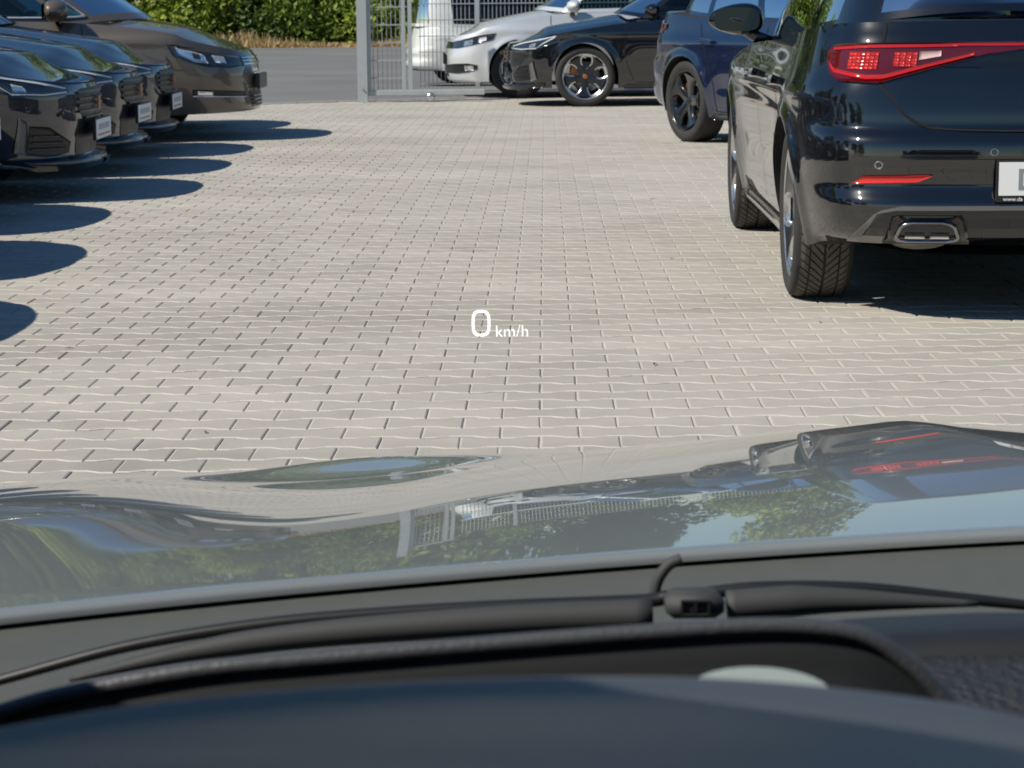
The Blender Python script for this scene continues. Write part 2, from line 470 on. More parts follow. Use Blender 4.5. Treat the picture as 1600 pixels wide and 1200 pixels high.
for i in sorted(single):
    o = obj('paver', paver_me, g)
    o.location = (pts[i][0], pts[i][1], lift[i]); o.rotation_euler = (tilt[i][0], tilt[i][1], turn[i])
rest = np.array([i for i in range(len(pts)) if i not in single])
c, s_ = np.cos(turn[rest]), np.sin(turn[rest])
bx, by, bz = paver_v.T
X = bx[None] * c[:, None] - by[None] * s_[:, None] + pts[rest, 0][:, None]
Y = bx[None] * s_[:, None] + by[None] * c[:, None] + pts[rest, 1][:, None]
Z = bz[None] + lift[rest][:, None] + by[None] * tilt[rest, 0][:, None] - bx[None] * tilt[rest, 1][:, None]
VV = np.stack([X, Y, Z], -1).reshape(-1, 3)
QQ = (paver_q[None] + (np.arange(len(rest)) * len(paver_v))[:, None, None]).reshape(-1, 4)
o = obj('paver_field', fast_mesh('paver_field', VV, QQ, [M['paver'], M['joint']]), g); tag(o, kind='stuff')
o.data.polygons.foreach_set('material_index', np.tile(paver_mi, len(rest)))
# paving stones outside the laid field, as flat concrete
me = MB()
for (x0, x1, y0, y1) in ((-60, -8.2, -40, 26), (8.2, 60, -40, 27.7)):
    me.add([(x0, y0, 0.0), (x1, y0, 0.0), (x1, y1, 0.0), (x0, y1, 0.0)], [(0, 1, 2, 3)])
me.add([(-8.2, -40, 0), (8.2, -40, 0), (8.2, 3.5, 0), (-8.2, 3.5, 0)], [(0, 1, 2, 3)])
me.add([(-8.2, 3.5, 0), (-2.2, 3.5, 0), (-7.0, 23.2, 0), (-8.2, 23.2, 0)], [(0, 1, 2, 3)])
me.add([(8.2, 3.5, 0), (8.2, 27.7, 0), (7.9, 27.7, 0), (2.2, 3.5, 0)], [(0, 1, 2, 3)])
me.build('outer_paving', M['paver'], g)

# road beyond the yard
rv = [(-60, 5.0 - 0.0), (-33, edge_y(-33) if False else 9.5)]
road = MB()
xs = [-60, -40, -20, -8, 0.2, 60]
for a, b in zip(xs[:-1], xs[1:]):
    ya, yb = max(edge_y(a), 22.3), max(edge_y(b), 22.3)
    road.add([(a, ya, 0.003), (b, yb, 0.003), (b, 60.8, 0.003), (a, 60.8, 0.003)], [(0, 1, 2, 3)])
o = road.build('road', M['asphalt']); tag(o, kind='structure')
o = obj('ground', mesh('ground', [(-400, 60.8, 0.0), (400, 60.8, 0.0), (400, 400, 0.4), (-400, 400, 0.4)], [(0, 1, 2, 3)], M['verge'], smooth=False)); tag(o, kind='structure')
o = obj('outer_ground', mesh('outer_ground', [(-400, -400, -0.03), (400, -400, -0.03), (400, 60.9, -0.03), (-400, 60.9, -0.03)], [(0, 1, 2, 3)], M['verge'], smooth=False)); tag(o, kind='structure')
# raised stone edge along the road
kb = MB()
for i in range(26):
    xa = -11.0 + i * 0.43; xb = xa + 0.42
    if xb > 0.2: break
    kb.add([(xa, edge_y(xa) - .06, -.02), (xb, edge_y(xb) - .06, -.02), (xb, edge_y(xb) + .06, -.02), (xa, edge_y(xa) + .06, -.02),
            (xa, edge_y(xa) - .05, .012), (xb, edge_y(xb) - .05, .012), (xb, edge_y(xb) + .05, .012), (xa, edge_y(xa) + .05, .012)],
           [(4, 5, 6, 7), (0, 1, 5, 4), (1, 2, 6, 5), (2, 3, 7, 6), (3, 0, 4, 7)])
o = kb.build('kerb', M['paver']); tag(o, kind='structure')

# ------------------------------------------------------------------ vehicles
class Body:
    """A car body from measurements. x forward, y to its left, z up, origin on the ground between the axles."""
    def __init__(s, P):
        s.P = P
        pl = catmull(P['plan'], 30); pl[:, 1] = np.maximum(pl[:, 1], 0); pl[0, 1] = pl[-1, 1] = 0
        d = np.r_[0, np.cumsum(np.hypot(*np.diff(pl, axis=0).T))]; s.pt = d / d[-1]; s.pl = pl
        s.dxf = pchip(P['front']); s.dxr = pchip(P['rear']); s.ws = pchip(P['width']); s.top = pchip(P['top']); s.low = pchip(P['low'])
        s.nose, s.tail = pl[0, 0], pl[-1, 0]; s.wf, s.wr = P['axles']
        s.Ra = P['arch']; s.rw = P['wheel']
    def base(s, t): return np.interp(t, s.pt, s.pl[:, 0]), np.interp(t, s.pt, s.pl[:, 1])
    def t_x(s, x): return float(np.interp(-x, -s.pl[:, 0], s.pt))
    def t_yf(s, y):
        k = int(np.argmax(s.pl[:, 1] > 0.97 * s.pl[:, 1].max())); return float(np.interp(y, s.pl[:k, 1], s.pt[:k]))
    def t_yr(s, y):
        q = s.pl[::-1]; k = int(np.argmax(q[:, 1] > 0.97 * q[:, 1].max())); return float(np.interp(y, q[:k, 1], s.pt[::-1][:k]))
    def wall(s, t, z, off=0.0, side=1):
        t = np.asarray(t, float); z = np.asarray(z, float)
        p = s._wall(t, z)
        if off:
            e = 1e-3
            a = s._wall(np.clip(t + e, 0, 1), z) - s._wall(np.clip(t - e, 0, 1), z); b = s._wall(t, z + e * 2) - s._wall(t, z - e * 2)
            n = np.cross(b, a); n /= np.maximum(1e-9, np.linalg.norm(n, axis=-1, keepdims=True)); n[np.abs(p[..., 1]) < 1e-6, 1] = 0
            c = np.stack([np.sign(p[..., 0]) * 0.1, np.ones_like(p[..., 1]), np.zeros_like(p[..., 1])], -1)
            sg = np.sign((n * np.stack([np.where(p[..., 0] > 0, 1, -1) * smooth01((np.abs(p[..., 0]) - 1.6) * 4), np.ones_like(z) * .5, np.zeros_like(z)], -1)).sum(-1, keepdims=True)); sg[sg == 0] = 1
            p = p + n * sg * off
        p = p.copy(); p[..., 1] *= side
        return p
    def _wall(s, t, z):
        xb, yb = s.base(t)
        f = smooth01((xb - s.wf - s.Ra) / (s.nose - s.wf - s.Ra) * 1.6); r = smooth01((s.wr - s.Ra - xb) / (s.wr - s.Ra - s.tail) * 1.6)
        x = xb + f * s.dxf(z) + r * s.dxr(z); y = yb * s.ws(z)
        for xw in (s.wf, s.wr):       # flared arches
            d = np.hypot(xb - xw, z - s.rw) - s.Ra
            y = y + s.P.get('flare', .016) * np.exp(-(np.maximum(d, 0) / .05)**2) * smooth01((yb - .5) * 4)
        # hollow in the doors with a firm crease above it
        dz = s.P.get('hollow', .014); zc = s.P.get('crease', .62)
        door = smooth01((s.wf - s.Ra - .05 - xb) * 5) * smooth01((xb - s.wr - s.Ra - .02) * 5)
        y = y - door * dz * np.exp(-((z - (zc - .16)) / .11)**2) + s.P.get('shoulder', .012) * np.exp(-((z - (zc + .16)) / .05)**2) * smooth01((yb - .6) * 5)
        return np.stack([x, y, z + 0 * x], -1)
    def zlow(s, t):
        xb, yb = s.base(t); z = s.low(xb)
        for xw in (s.wf, s.wr):
            d = (xb - xw) / s.Ra; z = np.where(np.abs(d) < 1, np.maximum(z, s.rw + s.Ra * np.sqrt(np.maximum(0, 1 - d * d))), z)
        return z
    def shell(s, m=60):
        ts = [np.linspace(0, 1, 150), np.linspace(0, .2, 90), np.linspace(.8, 1, 90)]
        for xw in (s.wf, s.wr):
            ts.append(np.array([s.t_x(xw + s.Ra * 1.0005 * math.cos(a)) for a in np.linspace(0, math.pi, 44)]))
            ts.append(np.array([s.t_x(xw + s.Ra * k) for k in (1.003, -1.003)]))
        t = np.unique(np.round(np.concatenate(ts), 5)); n = len(t)
        zl = s.zlow(t); xb, _ = s.base(t); zt = s.top(xb)
        v = np.linspace(0, 1, m)
        Zg = zl[:, None] + (zt - zl)[:, None] * v[None]
        Tg = np.repeat(t[:, None], m, 1)
        L = s._wall(Tg, Zg)
        V = L.reshape(-1, 3).tolist(); F = grid_faces(n, m, True)
        o = len(V); Rr = L.copy(); Rr[..., 1] *= -1; V += Rr.reshape(-1, 3).tolist(); F += [tuple(i + o for i in f) for f in grid_faces(n, m)]
        mi = [0] * len(F)
        # turned-in edge under the body and round the arches
        for sd in (1, -1):
            q = len(V); edge = L[:, 0].copy(); edge[:, 1] *= sd; inn = edge.copy(); inn[:, 1] *= 0.93; up = inn.copy(); up[:, 1] *= .80; up[:, 2] += .01
            for e in (edge, inn, up): V += e.tolist()
            for i in range(n - 1):
                for k in range(2):
                    a = q + k * n + i; fq = (a, a + 1, a + n + 1, a + n); F.append(fq if sd > 0 else fq[::-1]); mi.append(1)
        # the upper deck: bonnet in front, closed under the cabin
        k = 25; u = np.linspace(-1, 1, k); E = L[:, -1]; q = len(V)
        hood = smooth01((xb - s.P['cowl']) * 8)
        cr = s.P['crown'] * smooth01((s.nose - .01 - xb) / .38) * smooth01((xb - s.tail) / .3) * (0.35 + .65 * hood)
        for i in range(n):
            for j in range(k):
                a = abs(u[j]); bulge = 1 - a**2.5; pd = s.P.get('dome', .012) * smooth01((0.62 - a) / .12) * hood[i] * smooth01((s.nose - .12 - xb[i]) / .25)
                V.append((E[i, 0], E[i, 1] * u[j], E[i, 2] + cr[i] * bulge + pd))
        nf = len(F); F += [tuple(x + q for x in f) for f in grid_faces(n, k)]; 
        ii = np.repeat(np.arange(n - 1), k - 1); mi += [0 if (xb[i] > s.P['cowl'] - .05 or xb[i] < s.P['deck']) else 1 for i in ii]
        # floor
        q = len(V); zb = s.low(np.zeros(1))[0] + .03
        for i in range(n):
            V.append((L[i, 0, 0], L[i, 0, 1] * .72, zb)); V.append((L[i, 0, 0], -L[i, 0, 1] * .72, zb))
        for i in range(n - 1): F.append((q + 2 * i, q + 2 * i + 1, q + 2 * i + 3, q + 2 * i + 2)); mi.append(1)
        return V, F, mi
    # ---- patches that follow the wall
    def patch(s, lo, hi, off=.004, n=16, m=5, side=1, skirt=.012):
        lo = np.array(lo, float); hi = np.array(hi, float)
        kl = np.linspace(0, 1, len(lo)); kh = np.linspace(0, 1, len(hi)); k = np.linspace(0, 1, n); v = np.linspace(0, 1, m)
        l = np.c_[np.interp(k, kl, lo[:, 0]), np.interp(k, kl, lo[:, 1])]; h = np.c_[np.interp(k, kh, hi[:, 0]), np.interp(k, kh, hi[:, 1])]
        g_ = l[:, None] + (h - l)[:, None] * v[None, :, None]
        P = s.wall(g_[..., 0], g_[..., 1], off, side); Q = s.wall(g_[..., 0], g_[..., 1], off - skirt, side)
        V = P.reshape(-1, 3).tolist(); F = grid_faces(n, m)
        ring = [i * m for i in range(n)] + [(n - 1) * m + j for j in range(1, m)] + [i * m + m - 1 for i in range(n - 2, -1, -1)] + [j for j in range(m - 2, 0, -1)]
        q = len(V); V += [Q.reshape(-1, 3)[i].tolist() for i in ring]; K = len(ring)
        for a in range(K):
            b = (a + 1) % K; F.append((ring[a], q + a, q + b, ring[b]))
        if side > 0: F = [f[::-1] for f in F]
        return V, F
    def both(s, lo, hi, sides=(1, -1), **k):
        mb = MB()
        for sd in sides: mb.add(*s.patch(lo, hi, side=sd, **k))
        return mb
    def line(s, path, w=.004, off=.0030, side=1, n=40):
        """a thin dark shut line along (t, z) points"""
        P = catmull(path, 10); pts = s.wall(P[:, 0], P[:, 1], off, side)
        nn = s.wall(P[:, 0], P[:, 1], off + .01, side) - pts
        V = []; F = []
        for i in range(len(pts)):
            d = pts[min(i + 1, len(pts) - 1)] - pts[max(i - 1, 0)]; x = np.cross(d, nn[i]); x /= max(1e-9, np.linalg.norm(x))
            V += [(pts[i] - x * w / 2).tolist(), (pts[i] + x * w / 2).tolist()]
        for i in range(len(pts) - 1): F.append((2 * i, 2 * i + 1, 2 * i + 3, 2 * i + 2))
        return V, F

def cabin(s, P, root, bodymat, glassmat, sides_glass=None, trim=None):
    """greenhouse: belt outline to roof outline, split into panes and frame"""
    B = catmull(P['belt'], 14); T = catmull(P['roof'], 14); n = len(B)
    m = 13; v = np.linspace(0, 1, m)
    bulge = P.get('bulge', .03)
    G = B[:, None] + (T - B)[:, None] * v[None, :, None]
    nrm = np.array([(b[0] - P['mid'], b[1] * 1.6, 0.0) for b in B]); nrm /= np.linalg.norm(nrm, axis=1)[:, None]
    G = G + nrm[:, None] * (bulge * 4 * v * (1 - v))[None, :, None]
    G[0, :, 1] = 0; G[-1, :, 1] = 0
    k = 14
    seg = lambda a: int(round(a * k))
    panes = [('windscreen', 0, P['panes'][0], True)] + [('side_window', a, b, False) for a, b in P['panes'][1:-1]] + [('rear_window', P['panes'][-1], len(P['belt']) - 1, True)]
    lab = np.full((n - 1, m - 1), -1)
    for q, (nm, a, b, mid) in enumerate(panes):
        i0, i1 = seg(a), seg(b); lab[max(0, i0):i1, 1:m - 2] = q
    def sub(sel, sd):
        V = []; F = []; ix = {}
        for i, j in sel:
            f = []
            for a, b in ((i, j), (i + 1, j), (i + 1, j + 1), (i, j + 1)):
                if (a, b) not in ix: ix[(a, b)] = len(V); p = G[a, b].copy(); p[1] *= sd; V.append(tuple(p))
                f.append(ix[(a, b)])
            F.append(tuple(f) if sd < 0 else tuple(f[::-1]))
        return V, F
    fr = MB()
    for sd in (1, -1): fr.add(*sub([(i, j) for i in range(n - 1) for j in range(m - 1) if lab[i, j] < 0], sd))
    # roof skin
    kk = 21; V = []; u = np.linspace(-1, 1, kk); E = G[:, -1]
    xs_ = E[:, 0]; mx = np.interp(xs_, [xs_.min(), (xs_.min() + xs_.max()) / 2, xs_.max()], [0, P.get('roofcrown', .05), 0])
    for i in range(n):
        for j in range(kk): V.append((E[i, 0], E[i, 1] * u[j], E[i, 2] + (mx[i] * (1 - u[j]**2))))
    fr.add(V, grid_faces(n, kk))
    fr.build('cabin_frame', bodymat, root, True)
    for q, (nm, a, b, mid) in enumerate(panes):
        gm = glassmat
        if mid:
            mb = MB()
            for sd in (1, -1): mb.add(*sub([(i, j) for i in range(n - 1) for j in range(m - 1) if lab[i, j] == q], sd))
            me = mb.me(nm, gm, True); bm = bmesh.new(); bm.from_mesh(me); bmesh.ops.remove_doubles(bm, verts=bm.verts, dist=1e-4); bm.to_mesh(me); bm.free()
            obj(nm, me, root)
        else:
            for sd in (1, -1):
                mb = MB(); mb.add(*sub([(i, j) for i in range(n - 1) for j in range(m - 1) if lab[i, j] == q], sd)); mb.build(nm, gm, root, True)
    if trim:
        for sd in (1, -1):
            a, b = seg(P['panes'][1][0]), seg(P['panes'][-2][1])
            pts = [G[i, 1] * np.array([1, sd, 1]) + np.array([0, sd * .006, 0]) for i in range(a, b)]
            mb = MB(); mb.tube(pts, .012, 6); 
            up = [G[i, m - 2] * np.array([1, sd, 1]) + np.array([0, sd * .006, 0]) for i in range(a, b)]
            mb.tube(up, .009, 6); mb.tube([pts[0], up[0]], .011, 6)
            mb.build('window_trim', trim, root, True)

# ---- wheels
def make_wheel(style, r=.325, w=.225, rim_r=.245, tread=False):
    """one wheel standing at the origin, outer face towards +y; returns [(name, mesh, [(sub, mesh)...])]"""
    h = w / 2
    t = MB()
    t.lathe([(rim_r - .012, -h * .8), (rim_r + .004, -h * .92), (rim_r + .03, -h), (r - .03, -h * .98), (r - .008, -h * .88), (r - (.008 if tread else 0), -h * .6), (r - (.008 if tread else 0), h * .6),
             (r - .008, h * .88), (r - .03, h * .98), (rim_r + .03, h), (rim_r + .004, h * .92), (rim_r - .012, h * .8)], 72)
    tyre = t.me('tyre', M['rubber'], True)
    tr = MB()
    if tread:                       # chevron blocks with open grooves between them
        nb = 58; N = 9
        for i in range(nb):
            for sd in (-1, 1):
                for part in range(2):
                    a0 = .05 if part == 0 else .56; a1 = .50 if part == 0 else .97
                    V = []; F = []
                    for q in range(N):
                        f = a0 + (a1 - a0) * q / (N - 1)
                        yy = sd * h * .9 * f; sweep = .30 * (1 - f)**1.35
                        half = math.pi / nb * (.74 if part == 0 else .78)
                        c0 = 2 * math.pi * (i + (.5 if sd > 0 else 0)) / nb + sweep
                        rr = r - .014 * max(0, f - .72) / .28 - .001 * f
                        for ang in (c0 - half, c0 + half):
                            for rad in (r - .016 - .006 * f, rr): V.append((rad * math.cos(ang), yy, rad * math.sin(ang)))
                    for q in range(N - 1):
                        a = q * 4; b = a + 4
                        F += [(a + 1, a + 3, b + 3, b + 1), (a, a + 1, b + 1, b), (a + 3, a + 2, b + 2, b + 3)]
                    F += [(0, 2, 3, 1), ((N - 1) * 4, (N - 1) * 4 + 1, (N - 1) * 4 + 3, (N - 1) * 4 + 2)]
                    tr.add(V, F)
    b = MB()
    b.lathe([(rim_r, -h * .8), (rim_r - .02, -h * .5), (rim_r - .03, h * .3), (rim_r - .012, h * .72), (rim_r + .002, h * .86), (rim_r + .004, h * .9), (rim_r - .006, h * .88), (rim_r - .010, h * .75)], 72, 0 if style != 'cupra' else 1)
    ns = {'cupra': 5, 'black5': 5, 'golf': 5, 'van': 7}[style]
    for k_ in range(ns):
        c0 = 2 * math.pi * k_ / ns + math.pi / 2
        N = 9; V = []; F = []; Mi = []
        for q in range(N):
            f = q / (N - 1); rad = .055 + (rim_r - .012 - .055) * f
            half = (.060 - .022 * math.sin(f * math.pi) + .050 * f**3) * (1.0 if style != 'golf' else 1.25)
            if style == 'van': half *= .62
            ye = h * (.52 + .30 * f); e = .010 if style != 'golf' else .006
            for off, dy in ((-half, -.03), (-half, 0), (-half + e * (1 + f), .006), (half - e * (1 + f), .006), (half, 0), (half, -.03)):
                ang = c0 + off / max(rad, .05); V.append((rad * math.cos(ang), ye + dy, rad * math.sin(ang)))
        for q in range(N - 1):
            for j in range(5):
                a = q * 6 + j; F.append((a, a + 1, a + 7, a + 6)); Mi.append(1 if (style == 'cupra' and j in (0, 1, 3, 4) and q > 2) else 0)
        o = len(b.V); b.V += V; b.F += [tuple(i + o for i in f) for f in F]; b.M += Mi
    if style == 'cupra':
        # silver outer arcs joining the spokes, as on the machined face
        for k_ in range(ns):
            c0 = 2 * math.pi * (k_ + .5) / ns + math.pi / 2
            V = []; F = []; 
            for q in range(9):
                ang = c0 + (q / 8 - .5) * .78
                for rad, dy in ((rim_r - .006, .84), (rim_r - .030, .83), (rim_r - .034, .68)): V.append((rad * math.cos(ang), h * dy, rad * math.sin(ang)))
            F = grid_faces(9, 3); b.add(V, F, 1)
    b.lathe([(0.0, h * .62), (.028, h * .62), (.034, h * .58), (.06, h * .50), (.075, h * .38), (.075, h * .1)], 30, 0)
    fm = {'cupra': M['alloy_dark'], 'black5': M['alloy_black'], 'golf': M['satin'], 'van': M['satin']}[style]
    rim = b.me('rim', [fm, M['alloy']], True)
    c = MB(); c.lathe([(.05, h * .02), (.155, h * .02), (.158, -h * .06), (.158, -h * .2), (.05, -h * .22)], 48); disc = c.me('brake_disc', M['disc'], True)
    c = MB()
    for q in range(7):
        a0 = R(10 + q * 9); a1 = R(19 + q * 9)
        c.add([(r_ * math.cos(a), y_, r_ * math.sin(a)) for y_ in (-h * .3, h * .22) for r_ in (.085, .172) for a in (a0, a1)], [(0, 1, 3, 2), (4, 6, 7, 5), (0, 2, 6, 4), (1, 5, 7, 3), (0, 4, 5, 1), (2, 3, 7, 6)])
    cal = c.me('brake_calliper', M['copper'] if style in ('cupra', 'black5') else M['disc'], False)
    hb = MB(); hb.lathe([(0, h * .64), (.022, h * .64), (.026, h * .615)], 24)
    cap = hb.me('hub_cap', M['copper'] if style == 'cupra' else M['plastic'], True)
    subs = [('rim', rim), ('brake_disc', disc), ('brake_calliper', cal), ('hub_cap', cap)]
    if tread: subs.append(('tread', tr.me('tread', M['tread'], False)))
    return tyre, subs

WHEELS = {}
def add_wheels(root, style, axles, track, r, w, rim_r, tread=False):
    key = (style, r, w, tread)
    if key not in WHEELS: WHEELS[key] = make_wheel(style, r, w, rim_r, tread)
    tyre, subs = WHEELS[key]
    for xw in axles:
        for sd in (1, -1):
            o = obj('wheel', tyre, root); o.location = (xw, sd * track, r); o.rotation_euler = (0, R(17 * xw + 8), 0 if sd > 0 else math.pi)
            for nm, me in subs: obj(nm, me, o)

def mirror(root, x, y, z, sd, mat, scale=1.0):
    """door mirror: a rounded shell on a foot, with its glass facing rearward"""
    n, m_ = 14, 12; V = []
    for i in range(n):
        a = math.pi * i / (n - 1) - math.pi / 2
        for j in range(m_):
            b = 2 * math.pi * j / m_
            # flattened egg, flat on the rear side
            ex = .055 * math.cos(b) * math.cos(a); ex = ex if ex > 0 else ex * .55
            ey = .125 * math.sin(a); ez = .072 * math.copysign(abs(math.sin(b))**.8, math.sin(b)) * max(0.0, math.cos(a))**.75 * (1 - .25 * (ey * 1 / .125))
            V.append((x + ex * 1.9 * scale, sd * (y + .125 + ey) , z + ez * scale))
    F = []
    for i in range(n - 1):
        for j in range(m_):
            q = (j + 1) % m_; f = (i * m_ + j, i * m_ + q, (i + 1) * m_ + q, (i + 1) * m_ + j); F.append(f if sd > 0 else f[::-1])
    mb = MB(); mb.add(V, F, 0)
    o = mb.build('mirror', mat, root, True)
    st = MB(); st.tube([(x + .03, sd * (y - .06), z - .115 * scale), (x + .03, sd * (y + .02), z - .085 * scale), (x + .02, sd * (y + .09), z - .05 * scale)], [.03, .03, .022], 8); st.build('mirror_foot', M['gloss_black'], o, True)
    gl = MB(); N = 20
    V = [(x - .0545 * scale, sd * (y + .125), z)]
    for i in range(N):
        a = 2 * math.pi * i / N; zz = .055 * scale * math.copysign(abs(math.sin(a))**.55, math.sin(a)); V.append((x - .0545 * scale + zz * .03, sd * (y + .125 + .102 * math.copysign(abs(math.cos(a))**.55, math.cos(a))), z + zz))
    F = [(0, 1 + i, 1 + (i + 1) % N) for i in range(N)]; gl.add(V, F); gl.build('mirror_glass', M['mirror'], o)
    return o

# ---- the dark hatchback shared by most of the yard
HATCH = dict(
    plan=[(2.21, 0), (2.195, .28), (2.13, .54), (1.985, .735), (1.76, .845), (1.345, .893), (.6, .885), (0, .885), (-.6, .888), (-1.345, .898), (-1.68, .882), (-1.92, .835), (-2.06, .752), (-2.128, .60), (-2.165, .36), (-2.18, .18), (-2.185, 0)],
    axles=(1.345, -1.345), arch=.355, wheel=.322,
    front=[(.18, -.10), (.205, .02), (.23, .02), (.25, -.05), (.36, -.03), (.45, -.015), (.58, -.015), (.66, -.035), (.70, -.08), (.76, -.16)],
    rear=[(.26, .14), (.30, .035), (.36, -.010), (.41, -.014), (.475, .020), (.505, .016), (.56, 0), (.62, .004), (.648, .022), (.67, .050), (.72, .056), (.80, .074), (.88, .098), (.935, .108), (.965, .118), (1.0, .140), (1.08, .19)],
    width=[(.18, .935), (.26, .955), (.40, .985), (.55, 1.0), (.66, 1.0), (.80, .985), (.90, .962), (1.0, .935)],
    top=[(-2.19, 1.03), (-1.7, 1.005), (-.8, .955), (.6, .910), (.95, .880), (1.35, .822), (1.75, .755), (2.0, .708), (2.12, .684), (2.21, .672)],
    low=[(-2.2, .275), (-1.9, .255), (-1.6, .225), (0, .20), (1.5, .20), (1.8, .20), (2.22, .195)],
    crown=.085, cowl=.86, deck=-1.75, dome=.010, crease=.62,
    belt=[(1.02, 0, .985), (.98, .36, .975), (.78, .68, .945), (.62, .765, .925), (.0, .80, .935), (-.7, .80, .955), (-1.3, .775, .985), (-1.72, .66, 1.02), (-1.90, .36, 1.055), (-1.93, 0, 1.06)],
    roof=[(.22, 0, 1.425), (.20, .30, 1.42), (.10, .53, 1.40), (.0, .575, 1.39), (-.35, .60, 1.405), (-.8, .60, 1.40), (-1.25, .575, 1.375), (-1.50, .50, 1.36), (-1.58, .30, 1.375), (-1.60, 0, 1.38)],
    mid=-.4, panes=[2.05, (2.75, 4.35), (4.5, 5.55), (5.75, 6.5), 7.2], bulge=.025)

def hatch_details(s, root, mat, fine=False):
    S = s.t_x; Fy = s.t_yf; Ry = s.t_yr
    # -- front
    for sd in (1, -1):
        o = s_obj(root, 'headlight', s.patch([(Fy(.50), .618), (Fy(.62), .606), (S(2.0), .606), (S(1.84), .620), (S(1.62), .690)], [(Fy(.50), .642), (Fy(.62), .662), (S(2.0), .690), (S(1.84), .725), (S(1.60), .765)], .007, 34, 8, sd), M['lamp_dark'])
        s_obj(o, 'light_guide', s.patch([(S(1.875), .622), (S(1.80), .668), (S(1.68), .725)], [(S(1.855), .640), (S(1.78), .692), (S(1.66), .745)], .012, 14, 3, sd), M['lamp_white'])
        s_obj(o, 'light_guide', s.patch([(Fy(.52), .634), (S(2.02), .672), (S(1.66), .742)], [(Fy(.52), .641), (S(2.02), .684), (S(1.65), .756)], .012, 18, 3, sd), M['lamp_white'])
        s_obj(o, 'lamp_unit', s.patch([(S(1.96), .625), (S(1.89), .632)], [(S(1.96), .658), (S(1.89), .676)], .010, 6, 4, sd), M['lamp_silver'])
        s_obj(o, 'lamp_frame', s.patch([(Fy(.52), .616), (S(2.04), .606), (S(1.875), .617)], [(Fy(.52), .622), (S(2.04), .613), (S(1.87), .625)], .012, 16, 3, sd), M['lamp_white'])
        it = s_obj(root, 'air_intake', s.patch([(Fy(.46), .275), (Fy(.60), .258), (S(2.06), .258), (S(1.965), .275)], [(Fy(.46), .335), (Fy(.60), .395), (S(2.06), .43), (S(1.965), .44)], .003, 24, 7, sd), M['plastic'])
        for k, z in enumerate((.30, .335, .372)):
            s_obj(it, 'slat', s.patch([(Fy(.52 + .03 * k), z), (S(1.985), z + .004)], [(Fy(.52 + .03 * k), z + .011), (S(1.985), z + .015)], .012, 12, 2, sd), M['gloss_black'])
        s_obj(root, 'bumper_blade', s.patch([(S(1.965), .275), (S(1.885), .295)], [(S(1.945), .465), (S(1.91), .49)], .018, 4, 10, sd, .024), M['edge_grey'])
        s_obj(root, 'splitter', s.patch([(Fy(.05), .197), (Fy(.5), .197), (S(1.95), .20), (S(1.78), .215)], [(Fy(.05), .212), (Fy(.5), .212), (S(1.95), .222), (S(1.78), .25)], .022, 24, 3, sd, .03), M['gloss_black'])
        s_obj(root, 'sensor', s.patch([(Fy(.585), .485), (Fy(.605), .485)], [(Fy(.585), .505), (Fy(.605), .505)], .003, 4, 4, sd), M['seam'])
    gr = MB()
    for sd in (1, -1): gr.add(*s.patch([(Fy(.001), .435), (Fy(.25), .435), (Fy(.40), .53)], [(Fy(.001), .635), (Fy(.30), .635), (Fy(.44), .60)], .003, 18, 6, sd))
    gro = gr.build('grille', M['plastic'], root)
    for k in range(5):
        z = .46 + k * .036; w = .30 if k == 0 else .40
        mb = MB()
        for sd in (1, -1): mb.add(*s.patch([(Fy(.001), z), (Fy(w - .02), z)], [(Fy(.001), z + .014), (Fy(w - .01), z + .014)], .014, 12, 2, sd))
        mb.build('slat', M['dark_trim'], gro)
    mb = MB(); mb.box((s.nose + .012, 0, .548), (.01, .07, .075), 0, None, .004); mb.build('emblem', M['copper'], gro)
    lg = MB()
    for sd in (1, -1): lg.add(*s.patch([(Fy(.001), .255), (Fy(.36), .255)], [(Fy(.001), .375), (Fy(.40), .375)], .003, 12, 4, sd))
    lg.build('lower_grille', M['plastic'], root)
    pb = MB(); pb.box((s.nose + .024, 0, .392), (.018, .54, .125), 0, None, .004); pl = pb.build('number_plate', M['plastic'], root)
    pp = MB(); pp.box((s.nose + .0345, 0, .392), (.004, .52, .112), 0); pp.build('plate_face', M['plate_white'], pl)
    for k, (w_, h_, dz) in enumerate(((.36, .034, .012), (.40, .010, -.034))):
        pt = MB(); pt.box((s.nose + .0372, 0, .392 + dz), (.002, w_, h_)); pt.build('plate_print', M['print_red' if k else 'print_pale'], pl)
    # -- rear
    xl = -1.955 if fine else -1.68
    for sd in (1, -1):
        o = s_obj(root, 'tail_light', s.patch([(S(xl), .885), (S(-1.985), .850), (S(-2.03), .824), (Ry(.655), .818), (Ry(.50), .862), (Ry(.30), .915), (Ry(.16), .932)],
                                              [(S(xl + .01), .925), (S(-1.985), .944), (S(-2.03), .950), (Ry(.655), .952), (Ry(.50), .953), (Ry(.30), .954), (Ry(.16), .954)], .010, 60, 9, sd, .02), M['red_lens'])
        s_obj(o, 'light_strip', s.patch([(S(-1.985), .872), (S(-2.01), .850), (Ry(.70), .828), (Ry(.64), .830), (Ry(.50), .870), (Ry(.34), .911)], [(S(-1.982), .888), (S(-2.01), .864), (Ry(.70), .843), (Ry(.64), .845), (Ry(.50), .883), (Ry(.34), .921)], .014, 40, 3, sd, .005), M['red_bright'])
        s_obj(o, 'light_strip', s.patch([(S(-1.985), .927), (Ry(.70), .935), (Ry(.40), .939)], [(S(-1.985), .936), (Ry(.70), .945), (Ry(.40), .947)], .014, 30, 3, sd, .005), M['red_bright'])
